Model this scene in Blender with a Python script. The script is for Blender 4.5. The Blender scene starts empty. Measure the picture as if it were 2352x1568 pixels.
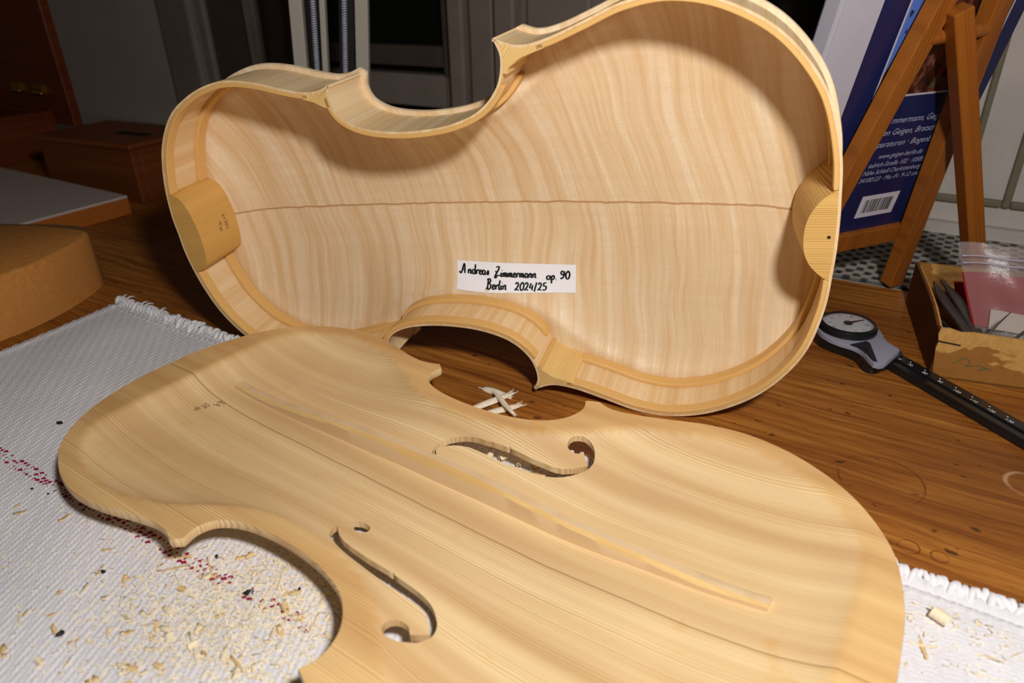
import bpy, math, random
import numpy as np
from mathutils import Matrix, Vector
from mathutils.geometry import delaunay_2d_cdt

SC = bpy.context.scene
COL = SC.collection
MM = 0.001
random.seed(7)
RNG = np.random.default_rng(7)

# ---------------------------------------------------------------- camera, light, exposure
CAM = np.array([0.0, 0.0, 206.76])
RIGHT = Vector((0.9998537, 0.0, -0.0171038))
DOWN = Vector((-0.0151487, -0.4642825, -0.8855576))
FWD = Vector((-0.0079410, 0.8856872, -0.4642146))
F_PX = 1608.0
cam_d = bpy.data.cameras.new('camera')
cam_d.sensor_fit = 'HORIZONTAL'
cam_d.sensor_width = 36.0
cam_d.lens = 36.0 * F_PX / 2352.0
cam_d.clip_start = 0.01
cam_d.clip_end = 50.0
cam_d.dof.use_dof = True
cam_d.dof.focus_distance = 0.36
cam_d.dof.aperture_fstop = 11.0
cam = bpy.data.objects.new('camera', cam_d)
COL.objects.link(cam)
up = -DOWN
back = -FWD
cam.matrix_world = Matrix(((RIGHT.x, up.x, back.x, CAM[0] * MM), (RIGHT.y, up.y, back.y, CAM[1] * MM),
                           (RIGHT.z, up.z, back.z, CAM[2] * MM), (0, 0, 0, 1)))
SC.camera = cam

world = bpy.data.worlds.new('room_light')
SC.world = world
world.use_nodes = True
wbg = world.node_tree.nodes['Background']
wbg.inputs['Color'].default_value = (1.0, 0.80, 0.58, 1)
wbg.inputs['Strength'].default_value = 0.022

lamp_d = bpy.data.lights.new('work_light', 'POINT')      # the small bright lamp beside the photographer
lamp_d.energy = 7.1
lamp_d.color = (1.0, 0.975, 0.95)
lamp_d.shadow_soft_size = 0.019
lamp = bpy.data.objects.new('work_light', lamp_d)
lamp.location = (0.0867, -0.027, 0.340)
COL.objects.link(lamp)

SC.view_settings.view_transform = 'Standard'
SC.view_settings.look = 'None'
SC.view_settings.exposure = 0.0
SC.view_settings.gamma = 1.0
SC.view_settings.use_curve_mapping = False

E1 = np.array([0.851, -0.525, 0.0])     # along the bench
E2 = np.array([0.525, 0.851, 0.0])      # away, square to the bench and window wall
EZ = np.array([0.0, 0.0, 1.0])

# ---------------------------------------------------------------- object helpers
def mesh(name, verts, faces, mat=None, parent=None, smooth=False, sharp=None):
    me = bpy.data.meshes.new(name)
    v = np.asarray(verts, float) * MM
    me.from_pydata(v.tolist(), [], [tuple(int(i) for i in f) for f in faces])
    me.validate(clean_customdata=False)
    me.update()
    if mat:
        me.materials.append(mat)
    if smooth:
        me.polygons.foreach_set('use_smooth', [True] * len(me.polygons))
        if sharp is not None:
            me.set_sharp_from_angle(angle=math.radians(sharp))
    o = bpy.data.objects.new(name, me)
    COL.objects.link(o)
    if parent:
        o.parent = parent
    return o


def tag(o, label, cat, group=None, kind=None):
    o['label'] = label
    o['category'] = cat
    if group:
        o['group'] = group
    if kind:
        o['kind'] = kind
    return o


def thing(name, label, cat, mat4=None, group=None, loc=None):
    o = bpy.data.objects.new(name, None)
    o.empty_display_size = 0.01
    COL.objects.link(o)
    if mat4 is not None:
        o.matrix_world = mat4
    if loc is not None:
        o.location = [c * MM for c in loc]
    return tag(o, label, cat, group)


def structure(o):
    o['kind'] = 'structure'
    return o


def frame(origin, ax, ay, az):
    ax, ay, az = [np.asarray(a, float) for a in (ax, ay, az)]
    return Matrix(((ax[0], ay[0], az[0], origin[0] * MM), (ax[1], ay[1], az[1], origin[1] * MM),
                   (ax[2], ay[2], az[2], origin[2] * MM), (0, 0, 0, 1)))


class MB:
    """collects shapes into one mesh"""
    def __init__(self):
        self.v, self.f = [], []

    def add(self, v, f):
        n = len(self.v)
        self.v += [tuple(p) for p in v]
        self.f += [tuple(i + n for i in q) for q in f]
        return self

    def box(self, lo, hi):
        x0, y0, z0 = lo
        x1, y1, z1 = hi
        return self.add([(x0, y0, z0), (x1, y0, z0), (x1, y1, z0), (x0, y1, z0), (x0, y0, z1), (x1, y0, z1), (x1, y1, z1), (x0, y1, z1)],
                        [(0, 3, 2, 1), (4, 5, 6, 7), (0, 1, 5, 4), (1, 2, 6, 5), (2, 3, 7, 6), (3, 0, 4, 7)])

    def obox(self, c, ax, ay, az):
        """box from centre and three half-vectors"""
        c, ax, ay, az = [np.asarray(a, float) for a in (c, ax, ay, az)]
        v = [c + sx * ax + sy * ay + sz * az for sz in (-1, 1) for sx, sy in ((-1, -1), (1, -1), (1, 1), (-1, 1))]
        return self.add(v, [(0, 3, 2, 1), (4, 5, 6, 7), (0, 1, 5, 4), (1, 2, 6, 5), (2, 3, 7, 6), (3, 0, 4, 7)])

    def bar(self, a, b, w, d, side):
        """rectangular bar from a to b; w along 'side', d square to it"""
        a, b, side = [np.asarray(q, float) for q in (a, b, side)]
        t = (b - a) / np.linalg.norm(b - a)
        s = side - t * (side @ t)
        s /= np.linalg.norm(s)
        n = np.cross(t, s)
        return self.obox((a + b) / 2, s * w / 2, n * d / 2, (b - a) / 2)

    def prism(self, poly, z0, z1, bev=0.0):
        """extrude an x,y polygon from z0 to z1 (optionally chamfered top)"""
        p = np.asarray(poly, float)
        a = 0.5 * np.sum(p[:, 0] * np.roll(p[:, 1], -1) - np.roll(p[:, 0], -1) * p[:, 1])
        if a < 0:
            p = p[::-1]
        n = len(p)
        rings = [(p, z0), (p, z1)]
        if bev:
            c = p.mean(0)
            e = np.roll(p, -1, 0) - np.roll(p, 1, 0)
            e /= np.linalg.norm(e, axis=1)[:, None] + 1e-9
            inn = np.c_[-e[:, 1], e[:, 0]] * bev
            rings = [(p, z0), (p, z1 - bev), (p + inn * .3, z1 - bev * .3), (p + inn, z1)]
        v, f = [], []
        for q, z in rings:
            v += [(x, y, z) for x, y in q]
        for k in range(len(rings) - 1):
            for i in range(n):
                j = (i + 1) % n
                f.append((k * n + i, k * n + j, (k + 1) * n + j, (k + 1) * n + i))
        f.append(tuple(range(n))[::-1])
        f.append(tuple((len(rings) - 1) * n + i for i in range(n)))
        return self.add(v, f)

    def tube(self, pts, r, n=8, cap=True):
        pts = np.asarray(pts, float)
        rr = np.broadcast_to(np.asarray(r, float), (len(pts),))
        t = np.gradient(pts, axis=0)
        t /= np.linalg.norm(t, axis=1)[:, None] + 1e-12
        ref = np.array([0, 0, 1.0]) if abs(t[0, 2]) < .9 else np.array([1.0, 0, 0])
        v, f = [], []
        s = np.cross(t[0], ref)
        for i in range(len(pts)):
            s = s - t[i] * (s @ t[i])
            s /= np.linalg.norm(s) + 1e-12
            b = np.cross(t[i], s)
            for k in range(n):
                a = 2 * math.pi * k / n
                v.append(pts[i] + rr[i] * (math.cos(a) * s + math.sin(a) * b))
        for i in range(len(pts) - 1):
            for k in range(n):
                l = (k + 1) % n
                f.append((i * n + k, i * n + l, (i + 1) * n + l, (i + 1) * n + k))
        if cap:
            f.append(tuple(range(n))[::-1])
            f.append(tuple((len(pts) - 1) * n + k for k in range(n)))
        return self.add(v, f)

    def lathe(self, prof, c=(0, 0, 0), n=48):
        v, f = [], []
        for r, z in prof:
            for k in range(n):
                a = 2 * math.pi * k / n
                v.append((c[0] + r * math.cos(a), c[1] + r * math.sin(a), c[2] + z))
        for i in range(len(prof) - 1):
            for k in range(n):
                l = (k + 1) % n
                f.append((i * n + k, i * n + l, (i + 1) * n + l, (i + 1) * n + k))
        f.append(tuple(range(n))[::-1])
        f.append(tuple((len(prof) - 1) * n + k for k in range(n)))
        return self.add(v, f)

    def build(self, name, mat=None, parent=None, smooth=False, sharp=None):
        return mesh(name, self.v, self.f, mat, parent, smooth, sharp)


def bevel(o, w, seg=2):
    m = o.modifiers.new('bevel', 'BEVEL')
    m.width = w * MM
    m.segments = seg
    m.limit_method = 'ANGLE'
    return o

# ---------------------------------------------------------------- materials
class NT:
    def __init__(self, name, rough=0.6, spec=0.3):
        self.m = bpy.data.materials.new(name)
        self.m.use_nodes = True
        self.t = self.m.node_tree
        self.b = self.t.nodes['Principled BSDF']
        self.b.inputs['Roughness'].default_value = rough
        self.b.inputs['Specular IOR Level'].default_value = spec
        self._xyz = None

    def n(self, kind, **kw):
        nd = self.t.nodes.new(kind)
        for k, v in kw.items():
            setattr(nd, k, v)
        return nd

    def put(self, sock, val):
        if val is None:
            return
        if isinstance(val, bpy.types.NodeSocket):
            self.t.links.new(val, sock)
        else:
            if isinstance(val, (tuple, list)) and len(val) == 3 and sock.type == 'RGBA':
                val = (*val, 1)
            sock.default_value = val

    def math(self, op, a, b=None, c=None, clamp=False):
        nd = self.n('ShaderNodeMath', operation=op, use_clamp=clamp)
        self.put(nd.inputs[0], a)
        if b is not None:
            self.put(nd.inputs[1], b)
        if c is not None:
            self.put(nd.inputs[2], c)
        return nd.outputs[0]

    def xyz(self):
        """object coordinates in millimetres"""
        if self._xyz is None:
            tc = self.n('ShaderNodeTexCoord')
            mp = self.n('ShaderNodeMapping')
            mp.inputs['Scale'].default_value = (1000, 1000, 1000)
            self.t.links.new(tc.outputs['Object'], mp.inputs['Vector'])
            s = self.n('ShaderNodeSeparateXYZ')
            self.t.links.new(mp.outputs[0], s.inputs[0])
            self._xyz = (s.outputs[0], s.outputs[1], s.outputs[2], mp.outputs[0])
        return self._xyz

    def comb(self, x, y, z):
        c = self.n('ShaderNodeCombineXYZ')
        self.put(c.inputs[0], x)
        self.put(c.inputs[1], y)
        self.put(c.inputs[2], z)
        return c.outputs[0]

    def noise(self, vec, scale=1.0, detail=3.0, rough=0.5, dist=0.0):
        nd = self.n('ShaderNodeTexNoise')
        self.put(nd.inputs['Vector'], vec)
        self.put(nd.inputs['Scale'], scale)
        self.put(nd.inputs['Detail'], detail)
        self.put(nd.inputs['Roughness'], rough)
        self.put(nd.inputs['Distortion'], dist)
        return nd.outputs['Fac']

    def snoise(self, sx, sy, sz, detail=3.0, rough=.5, off=0.0):
        x, y, z, _ = self.xyz()
        return self.noise(self.comb(self.math('MULTIPLY_ADD', x, sx, off), self.math('MULTIPLY', y, sy), self.math('MULTIPLY', z, sz)), 1.0, detail, rough)

    def ramp(self, fac, stops):
        nd = self.n('ShaderNodeValToRGB')
        self.put(nd.inputs[0], fac)
        el = nd.color_ramp.elements
        while len(el) < len(stops):
            el.new(0.5)
        for e, (p, c) in zip(el, stops):
            e.position = p
            e.color = (*c, 1) if len(c) == 3 else c
        return nd.outputs[0]

    def rng(self, v, a, b, c=0.0, d=1.0):
        nd = self.n('ShaderNodeMapRange')
        self.put(nd.inputs[0], v)
        for i, q in enumerate((a, b, c, d)):
            nd.inputs[i + 1].default_value = q
        return nd.outputs[0]

    def mix(self, fac, a, b, mode='MIX'):
        nd = self.n('ShaderNodeMix', data_type='RGBA', blend_type=mode)
        self.put(nd.inputs[0], fac)
        self.put(nd.inputs[6], a)
        self.put(nd.inputs[7], b)
        return nd.outputs[2]

    def bump(self, h, strength=0.3, dist=0.2):
        nd = self.n('ShaderNodeBump')
        nd.inputs['Strength'].default_value = strength
        nd.inputs['Distance'].default_value = dist * MM
        self.put(nd.inputs['Height'], h)
        self.t.links.new(nd.outputs[0], self.b.inputs['Normal'])

    def color(self, c):
        self.put(self.b.inputs['Base Color'], c)
        return self.m


def srgb(r, g, b):
    f = lambda c: (c / 255) / 12.92 if c / 255 <= 0.04045 else ((c / 255 + 0.055) / 1.055) ** 2.4
    return (f(r), f(g), f(b))


def plain(name, col, rough=0.6, spec=0.3, metal=0.0, noise=0.0, nscale=0.05):
    t = NT(name, rough, spec)
    t.b.inputs['Metallic'].default_value = metal
    dark = tuple(c * (1 - noise) for c in col)
    f = t.snoise(nscale, nscale, nscale, 4)
    return t.color(t.mix(t.rng(f, .3, .7), dark, col))


def wood(name, light, dark, ring_axis=1, fibre_axis=0, spacing=1.1, amount=.5, sharp=3.0, joint=False, tone=.25, rough=.5, warp=1.0, ringvec=None, spec=.3):
    """straight-grained wood: year rings counted along one axis, fibres along another (object space, mm)"""
    t = NT(name, rough, spec)
    ax = t.xyz()
    if ringvec is None:
        r = ax[ring_axis]
    else:
        r = t.math('ADD', t.math('ADD', t.math('MULTIPLY', ax[0], ringvec[0]), t.math('MULTIPLY', ax[1], ringvec[1])), t.math('MULTIPLY', ax[2], ringvec[2]))
    fb = ax[fibre_axis]
    w1 = t.noise(t.comb(t.math('MULTIPLY', fb, .006), t.math('MULTIPLY', r, .05), 0.0), 1.0, 2)
    w2 = t.noise(t.comb(t.math('MULTIPLY', fb, .0008), t.math('MULTIPLY', r, .11), 7.0), 1.0, 2)
    rr = t.math('ADD', r, t.math('MULTIPLY', w1, warp * .9))
    rr = t.math('ADD', rr, t.math('MULTIPLY', w2, 5.0 * spacing))
    s = t.math('SINE', t.math('MULTIPLY', rr, 2 * math.pi / spacing))
    s = t.math('POWER', t.math('MULTIPLY_ADD', s, .5, .5), sharp)
    amp = t.rng(t.noise(t.comb(t.math('MULTIPLY', fb, .002), t.math('MULTIPLY', r, .16), 3.0), 1.0, 3), .3, .72, .2, 1.0)
    s = t.math('MULTIPLY', s, amp)
    fine = t.noise(t.comb(t.math('MULTIPLY', fb, .05), t.math('MULTIPLY', r, 2.2), t.math('MULTIPLY', ax[2], .3)), 1.0, 3, .6)
    broad = t.noise(t.comb(t.math('MULTIPLY', fb, .004), t.math('MULTIPLY', r, .07), 11.0), 1.0, 3)
    mid = tuple(.55 * a + .45 * b for a, b in zip(light, dark))
    c = t.mix(t.math('MULTIPLY', t.rng(broad, .35, .7), tone * 2), light, mid)
    c = t.mix(t.math('MULTIPLY', s, amount), c, dark)
    c = t.mix(t.rng(fine, .35, .75, 0, .25), c, mid)
    if joint:
        j = t.math('ABSOLUTE', t.math('ADD', ax[1], t.rng(t.snoise(.05, 0, 0, 2), 0, 1, -.5, .5)))
        c = t.mix(t.rng(j, .12, .5, .6, 0), c, srgb(120, 78, 40))
    t.bump(t.math('ADD', t.math('MULTIPLY', s, -.4), fine), .12, .12)
    return t.color(c)


def maple(name, light, dark, flame_axis=0, other=1, slant=(0.25, 0.04), scale=.11, amount=.7, rough=.5, joint=False):
    """flamed maple: cross stripes whose slant differs either side of the centre joint"""
    t = NT(name, rough, .35)
    ax = t.xyz()
    u, v = ax[flame_axis], ax[other]
    pos = t.math('MAXIMUM', v, 0.0)
    neg = t.math('MINIMUM', v, 0.0)
    s = t.math('SUBTRACT', u, t.math('ADD', t.math('MULTIPLY', pos, slant[0]), t.math('MULTIPLY', neg, slant[1])))
    side = t.math('GREATER_THAN', v, 0.0)
    wob = t.noise(t.comb(t.math('MULTIPLY', u, .012), t.math('MULTIPLY', v, .016), side), 1.0, 1)
    s = t.math('ADD', s, t.math('MULTIPLY', wob, 16.0))
    n1 = t.noise(t.comb(t.math('MULTIPLY', s, scale), t.math('MULTIPLY', v, .004), t.math('MULTIPLY', side, 31.0)), 1.0, 3, .65)
    n2 = t.noise(t.comb(t.math('MULTIPLY', s, scale * 3.3), t.math('MULTIPLY', v, .014), t.math('MULTIPLY', side, 17.0)), 1.0, 3, .6)
    f = t.math('MULTIPLY_ADD', n2, .4, t.math('MULTIPLY', n1, .75))
    f = t.rng(f, .46, .68)
    pore = t.noise(t.comb(t.math('MULTIPLY', u, .5), t.math('MULTIPLY', v, 2.6), t.math('MULTIPLY', ax[2], .5)), 1.0, 3, .7)
    grain = t.noise(t.comb(t.math('MULTIPLY', u, .01), t.math('MULTIPLY', v, .25), 5.0), 1.0, 3)
    c = t.mix(t.math('MULTIPLY', f, amount), dark, light)
    c = t.mix(t.rng(grain, .4, .75, 0, .3), c, dark)
    c = t.mix(t.rng(pore, .52, .75, 0, .38), c, tuple(q * .72 for q in dark))
    if joint:
        j = t.math('ABSOLUTE', t.math('ADD', v, t.rng(t.snoise(.08, 0, 0, 3), 0, 1, -1.2, 1.2)))
        c = t.mix(t.rng(j, .15, .8, .8, 0), c, srgb(176, 124, 66))
    t.bump(t.math('MULTIPLY_ADD', f, .6, pore), .28, .15)
    rgh = t.rng(f, 0, 1, rough + .12, rough - .08)
    t.put(t.b.inputs['Roughness'], rgh)
    return t.color(c)


def spruce_top():
    m_ = wood('spruce_top', srgb(248, 220, 168), srgb(178, 118, 58), spacing=1.05, amount=.62, joint=True, tone=.6, sharp=2.5)
    # the gluing margin was left from the saw and toothing plane: more golden and mottled than the scraped hollow
    nt = m_.node_tree
    b = nt.nodes['Principled BSDF']
    src = b.inputs['Base Color'].links[0].from_socket
    at = nt.nodes.new('ShaderNodeAttribute')
    at.attribute_name = 'margin'
    mx = nt.nodes.new('ShaderNodeMix')
    mx.data_type = 'RGBA'
    mx.blend_type = 'MULTIPLY'
    nt.links.new(at.outputs['Fac'], mx.inputs[0])
    mx.inputs[7].default_value = (.95, .86, .71, 1)
    tx = nt.nodes.new('ShaderNodeTexNoise')          # a few golden glue stains
    tc = nt.nodes.new('ShaderNodeTexCoord')
    tx.inputs['Scale'].default_value = 55.0
    tx.inputs['Detail'].default_value = 4.0
    nt.links.new(tc.outputs['Object'], tx.inputs['Vector'])
    mr = nt.nodes.new('ShaderNodeMapRange')
    mr.inputs[1].default_value = .66
    mr.inputs[2].default_value = .74
    mr.inputs[4].default_value = .55
    nt.links.new(tx.outputs['Fac'], mr.inputs[0])
    m2 = nt.nodes.new('ShaderNodeMix')
    m2.data_type = 'RGBA'
    m2.blend_type = 'MULTIPLY'
    nt.links.new(mr.outputs[0], m2.inputs[0])
    nt.links.new(src, m2.inputs[6])
    m2.inputs[7].default_value = (.95, .82, .55, 1)
    src = m2.outputs[2]
    nt.links.new(src, mx.inputs[6])
    nt.links.new(mx.outputs[2], b.inputs['Base Color'])
    return m_


M_BACK = maple('flamed_maple_back', srgb(248, 231, 201), srgb(223, 188, 141), joint=True)
M_RIB = maple('flamed_maple_rib', srgb(244, 222, 182), srgb(222, 184, 130), slant=(.1, .1), scale=.2, amount=.7)
M_SPRUCE = spruce_top()
M_BAR = wood('spruce_bass_bar', srgb(234, 206, 164), srgb(190, 148, 100), ring_axis=2, spacing=1.2, amount=.3)
M_LIN = wood('willow_lining', srgb(228, 184, 114), srgb(196, 142, 74), ring_axis=2, spacing=1.6, amount=.25, rough=.45)
M_BLOCK = wood('spruce_block', srgb(232, 190, 112), srgb(150, 98, 42), ring_axis=1, fibre_axis=2, spacing=.95, amount=.95, sharp=1.6, warp=.3)
M_NBLOCK = wood('spruce_neck_block', srgb(224, 178, 100), srgb(168, 114, 48), ring_axis=1, fibre_axis=2, spacing=.8, amount=.75, sharp=1.6, warp=.3)
M_CBLOCK = wood('spruce_corner_block', srgb(238, 204, 134), srgb(178, 122, 54), fibre_axis=2, spacing=1.1, amount=.65, ringvec=(.75, .66, 0), warp=.3)
M_INK = plain('black_ink', (0.006, 0.006, 0.006), .5)
M_PENCIL = plain('pencil_grey', srgb(136, 104, 68), .6)
M_PAPER = plain('white_paper', srgb(246, 246, 252), .75, .2, noise=.03, nscale=.2)

# ---------------------------------------------------------------- violin outline (mm; u from the bottom end, v from the joint)
OL = np.array([(-.96, 0), (-.49, 15.48), (1.51, 36.82), (8.82, 60.58), (25.29, 81.73), (46.64, 94.88), (67.69, 100.1), (86.7, 98.48), (104.23, 92.54), (119.59, 87.53), (131.65, 86.0), (142.46, 89.46)])
OC = np.array([(142.46, 89.46), (140.04, 81.06), (143.3, 69.62), (153.1, 60.02), (167.87, 54.61), (183.98, 52.6), (199.77, 52.74), (214.4, 55.22), (224.35, 60.55), (228.12, 68.23), (227.05, 75.7)])
OU = np.array([(227.05, 75.7), (234.11, 73.59), (242.55, 73.37), (254.55, 75.88), (268.51, 79.49), (283.4, 81.43), (296.23, 80.15), (310.99, 75.33), (326.25, 66.16), (338.6, 50.49), (345.95, 31.38), (349.2, 13.22), (349.35, 0)])
ARCH_TOP = np.array([(0, 0), (11, 0), (16, 2.2), (24, 5.2), (36, 8.2), (61, 11.8), (69, 12.3), (121, 15.5), (169, 14.8), (247, 13.2), (279, 12.6), (300, 11), (318, 7.4), (327, 3), (332, 0), (355, 0)], float)
ARCH_BACK = np.array([(0, 0), (8, 0), (15, 3), (40, 9.7), (61, 11.9), (105, 16), (160, 18.5), (207, 18), (243, 17), (292, 14), (316, 11.2), (336, 3.3), (341, 0), (355, 0)], float)
RIBH = 32.0


def crom(P, n=8):
    P = np.vstack([2 * P[0] - P[1], P, 2 * P[-1] - P[-2]])
    out = []
    t = np.linspace(0, 1, n, endpoint=False)[:, None]
    for i in range(1, len(P) - 2):
        a, b, c, d = P[i - 1:i + 3]
        out.append(.5 * ((2 * b) + (-a + c) * t + (2 * a - 5 * b + 4 * c - d) * t * t + (-a + 3 * b - 3 * c + d) * t ** 3))
    out.append(P[-2][None])
    return np.vstack(out)


CL = crom(np.vstack([[OL[1, 0], -OL[1, 1]], OL]))[8:]
CU = crom(np.vstack([OU, [OU[-2, 0], -OU[-2, 1]]]))[:-8]
CC = crom(OC)


def offs(q, d):
    t = np.gradient(q, axis=0)
    t /= np.linalg.norm(t, axis=1)[:, None] + 1e-9
    return q + d * np.c_[-t[:, 1], t[:, 0]]


def outline(d):
    """closed plate outline: ribs offset outwards by d, corners cut off square"""
    a, b, c = offs(CL, d), offs(CC, d), offs(CU, d)
    a[0, 1] = 0
    c[-1, 1] = 0
    h = np.vstack([a[:-2], b, c])
    return np.vstack([h, (h * [1, -1])[::-1][1:-1]])


def sdist(p, poly):
    res = []
    A, B = poly[:-1], poly[1:]
    d = B - A
    L2 = (d ** 2).sum(1) + 1e-9
    for k in range(0, len(p), 2000):
        v = p[k:k + 2000, None] - A[None]
        t = np.clip((v * d).sum(2) / L2, 0, 1)
        c = v - t[..., None] * d
        res.append(np.sqrt((c ** 2).sum(2).min(1)))
    return np.concatenate(res)


def inside(p, poly):
    res = []
    a, b = poly[:-1], poly[1:]
    for k in range(0, len(p), 4000):
        x, y = p[k:k + 4000, 0, None], p[k:k + 4000, 1, None]
        c = ((a[:, 1] > y) != (b[:, 1] > y)) & (x < (b[:, 0] - a[:, 0]) * (y - a[:, 1]) / (b[:, 1] - a[:, 1] + 1e-12) + a[:, 0])
        res.append(c.sum(1) % 2 == 1)
    return np.concatenate(res)


def close(p):
    return np.vstack([p, p[:1]])


def smooth_outline():
    def bez(a, b, ta, tb, n=12):
        k = np.linalg.norm(b - a) / 3
        t = np.linspace(0, 1, n)[:, None]
        return (1 - t) ** 3 * a + 3 * t * (1 - t) ** 2 * (a + ta * k) + 3 * t * t * (1 - t) * (b - tb * k) + t ** 3 * b
    l = CL[CL[:, 0] < 108]
    c = CC[np.where((CC[:, 0] > 158) & (CC[:, 0] < 212))[0]]
    u = CU[np.where(CU[:, 0] > 256)[0][0]:]
    tn = lambda q, i: (q[i + 1] - q[i]) / np.linalg.norm(q[i + 1] - q[i])
    h = np.vstack([l, bez(l[-1], c[0], tn(l, -2), tn(c, 0))[1:-1], c, bez(c[-1], u[0], tn(c, -2), tn(u, 0))[1:-1], u])
    return np.vstack([h, (h * [1, -1])[::-1][1:]])


SMF = smooth_outline()


def pchip(T, u):
    x, y = T[:, 0], T[:, 1]
    h = np.diff(x)
    dl = np.diff(y) / h
    m = np.zeros(len(x))
    for i in range(1, len(x) - 1):
        if dl[i - 1] * dl[i] > 0:
            w1, w2 = 2 * h[i] + h[i - 1], h[i] + 2 * h[i - 1]
            m[i] = (w1 + w2) / (w1 / dl[i - 1] + w2 / dl[i])
    u = np.clip(u, x[0], x[-1])
    i = np.clip(np.searchsorted(x, u) - 1, 0, len(x) - 2)
    t = (u - x[i]) / h[i]
    return (1 + 2 * t) * (1 - t) ** 2 * y[i] + t * (1 - t) ** 2 * h[i] * m[i] + t * t * (3 - 2 * t) * y[i + 1] + t * t * (t - 1) * h[i] * m[i + 1]


def hollow(p, T, marg=6.0):
    """depth of the hollowed inner face below the gluing margin"""
    p = np.atleast_2d(np.asarray(p, float))[:, :2]
    d = sdist(p, SMF) * np.where(inside(p, SMF), 1, -1)
    R = np.interp(p[:, 0], [0, 70, 130, 185, 230, 290, 350], [66, 74, 60, 50, 56, 64, 56])
    g = lambda q: np.sin(np.pi / 2 * np.clip((q - marg) / (R - marg), 0, 1)) ** .65
    cen = sdist(np.c_[p[:, 0], 0 * p[:, 0]], SMF)
    return pchip(T, p[:, 0]) * g(d) / np.maximum(g(cen), .35)


def make_plate(name, mat, parent, out2, holes, T, base, grid=2.3, thick=3.0, edge=4.0):
    oc = close(out2)
    rings = [out2] + [np.asarray(h, float) for h in holes]
    u = np.arange(out2[:, 0].min(), out2[:, 0].max(), grid)
    v = np.arange(out2[:, 1].min(), out2[:, 1].max(), grid)
    g = np.array([(a + (grid / 2 if j % 2 else 0), b) for j, b in enumerate(v) for a in u])
    g = g[inside(g, oc)]
    g = g[sdist(g, oc) > 1.1]
    for h in holes:
        hc = close(np.asarray(h, float))
        g = g[~inside(g, hc)]
        g = g[sdist(g, hc) > .9]
    pts = [Vector(p) for r in rings for p in r.tolist()] + [Vector(p) for p in g.tolist()]
    edges, k = [], 0
    for r in rings:
        n = len(r)
        edges += [(k + i, k + (i + 1) % n) for i in range(n)]
        k += n
    V, E_, F, *_ = delaunay_2d_cdt(pts, edges, [], 0, 1e-5)
    P = np.array([tuple(q) for q in V])
    F = np.array([f for f in F])
    cen = P[F].mean(1)
    keep = inside(cen, oc)
    for h in holes:
        keep &= ~inside(cen, close(np.asarray(h, float)))
    F = F[keep]
    used = np.unique(F)
    re = -np.ones(len(P), int)
    re[used] = np.arange(len(used))
    P, F = P[used], re[F]
    a = np.cross(P[F[:, 1]] - P[F[:, 0]], P[F[:, 2]] - P[F[:, 0]])
    F[a > 0] = F[a > 0][:, ::-1]           # inner face looks towards -n
    h = hollow(P, T)
    dE = sdist(P, oc)
    th = np.interp(dE, [0, 7, 14], [edge, edge * .85, thick])
    N = len(P)
    vin = np.c_[P, base + h]
    vout = np.c_[P, base + h + th]
    verts = [vin, vout]
    faces = [tuple(f) for f in F] + [tuple(f[::-1] + N) for f in F]
    # boundary walls on vertices of their own, the outer edge slightly rounded
    cnt = {}
    for f in F:
        for i in range(3):
            e = (f[i], f[(i + 1) % 3])
            cnt[e] = cnt.get(e, 0) + 1
    bd = [e for e in cnt if (e[1], e[0]) not in cnt]
    bv = sorted({i for e in bd for i in e})
    idx = {b: i for i, b in enumerate(bv)}
    nb = len(bv)
    outer = dE[bv] < .05
    nx = np.zeros((nb, 2))
    for i, j in bd:
        e = P[j] - P[i]
        nn = np.array([-e[1], e[0]])
        nn /= np.linalg.norm(nn) + 1e-9
        nx[idx[i]] += nn
        nx[idx[j]] += nn
    nx /= np.linalg.norm(nx, axis=1)[:, None] + 1e-9
    fr = [(0.0, 0.0), (.18, .25), (.5, .4), (.82, .2), (1.0, 0.0)]
    for t, bulge in fr:
        q = vin[bv] * (1 - t) + vout[bv] * t
        q = q.copy()
        q[:, :2] += nx * (bulge * outer)[:, None]
        verts.append(q)
    o0 = 2 * N
    for i, j in bd:
        a, b = idx[i], idx[j]
        for k in range(len(fr) - 1):
            faces.append((o0 + k * nb + b, o0 + k * nb + a, o0 + (k + 1) * nb + a, o0 + (k + 1) * nb + b))
    o = mesh(name, np.vstack(verts), faces, mat, parent, smooth=True)
    flat = np.clip(1.6 - h * 1.6, 0, 1)
    at = o.data.attributes.new('margin', 'FLOAT', 'POINT')
    at.data.foreach_set('value', np.concatenate([flat, np.zeros(len(o.data.vertices) - N)]))
    return o


def strip(curve, o0, o1, n0, n1):
    """bent strip between two offsets of a curve, from depth n0 to n1"""
    a, b = offs(curve, o0), offs(curve, o1)
    k = len(curve)
    v = np.vstack([np.c_[a, np.full(k, n0)], np.c_[b, np.full(k, n0)], np.c_[b, np.full(k, n1)], np.c_[a, np.full(k, n1)]])
    f = []
    for r in range(4):
        s = (r + 1) % 4
        for i in range(k - 1):
            f.append((r * k + i, r * k + i + 1, s * k + i + 1, s * k + i))
    f.append((0, k, 2 * k, 3 * k))
    f.append((k - 1, 4 * k - 1, 3 * k - 1, 2 * k - 1))
    return v, f


def mirror(v, f, s):
    if s > 0:
        return v, f
    v = np.array(v, float).copy()
    v[:, 1] *= -1
    return v, [q[::-1] for q in f]

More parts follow.
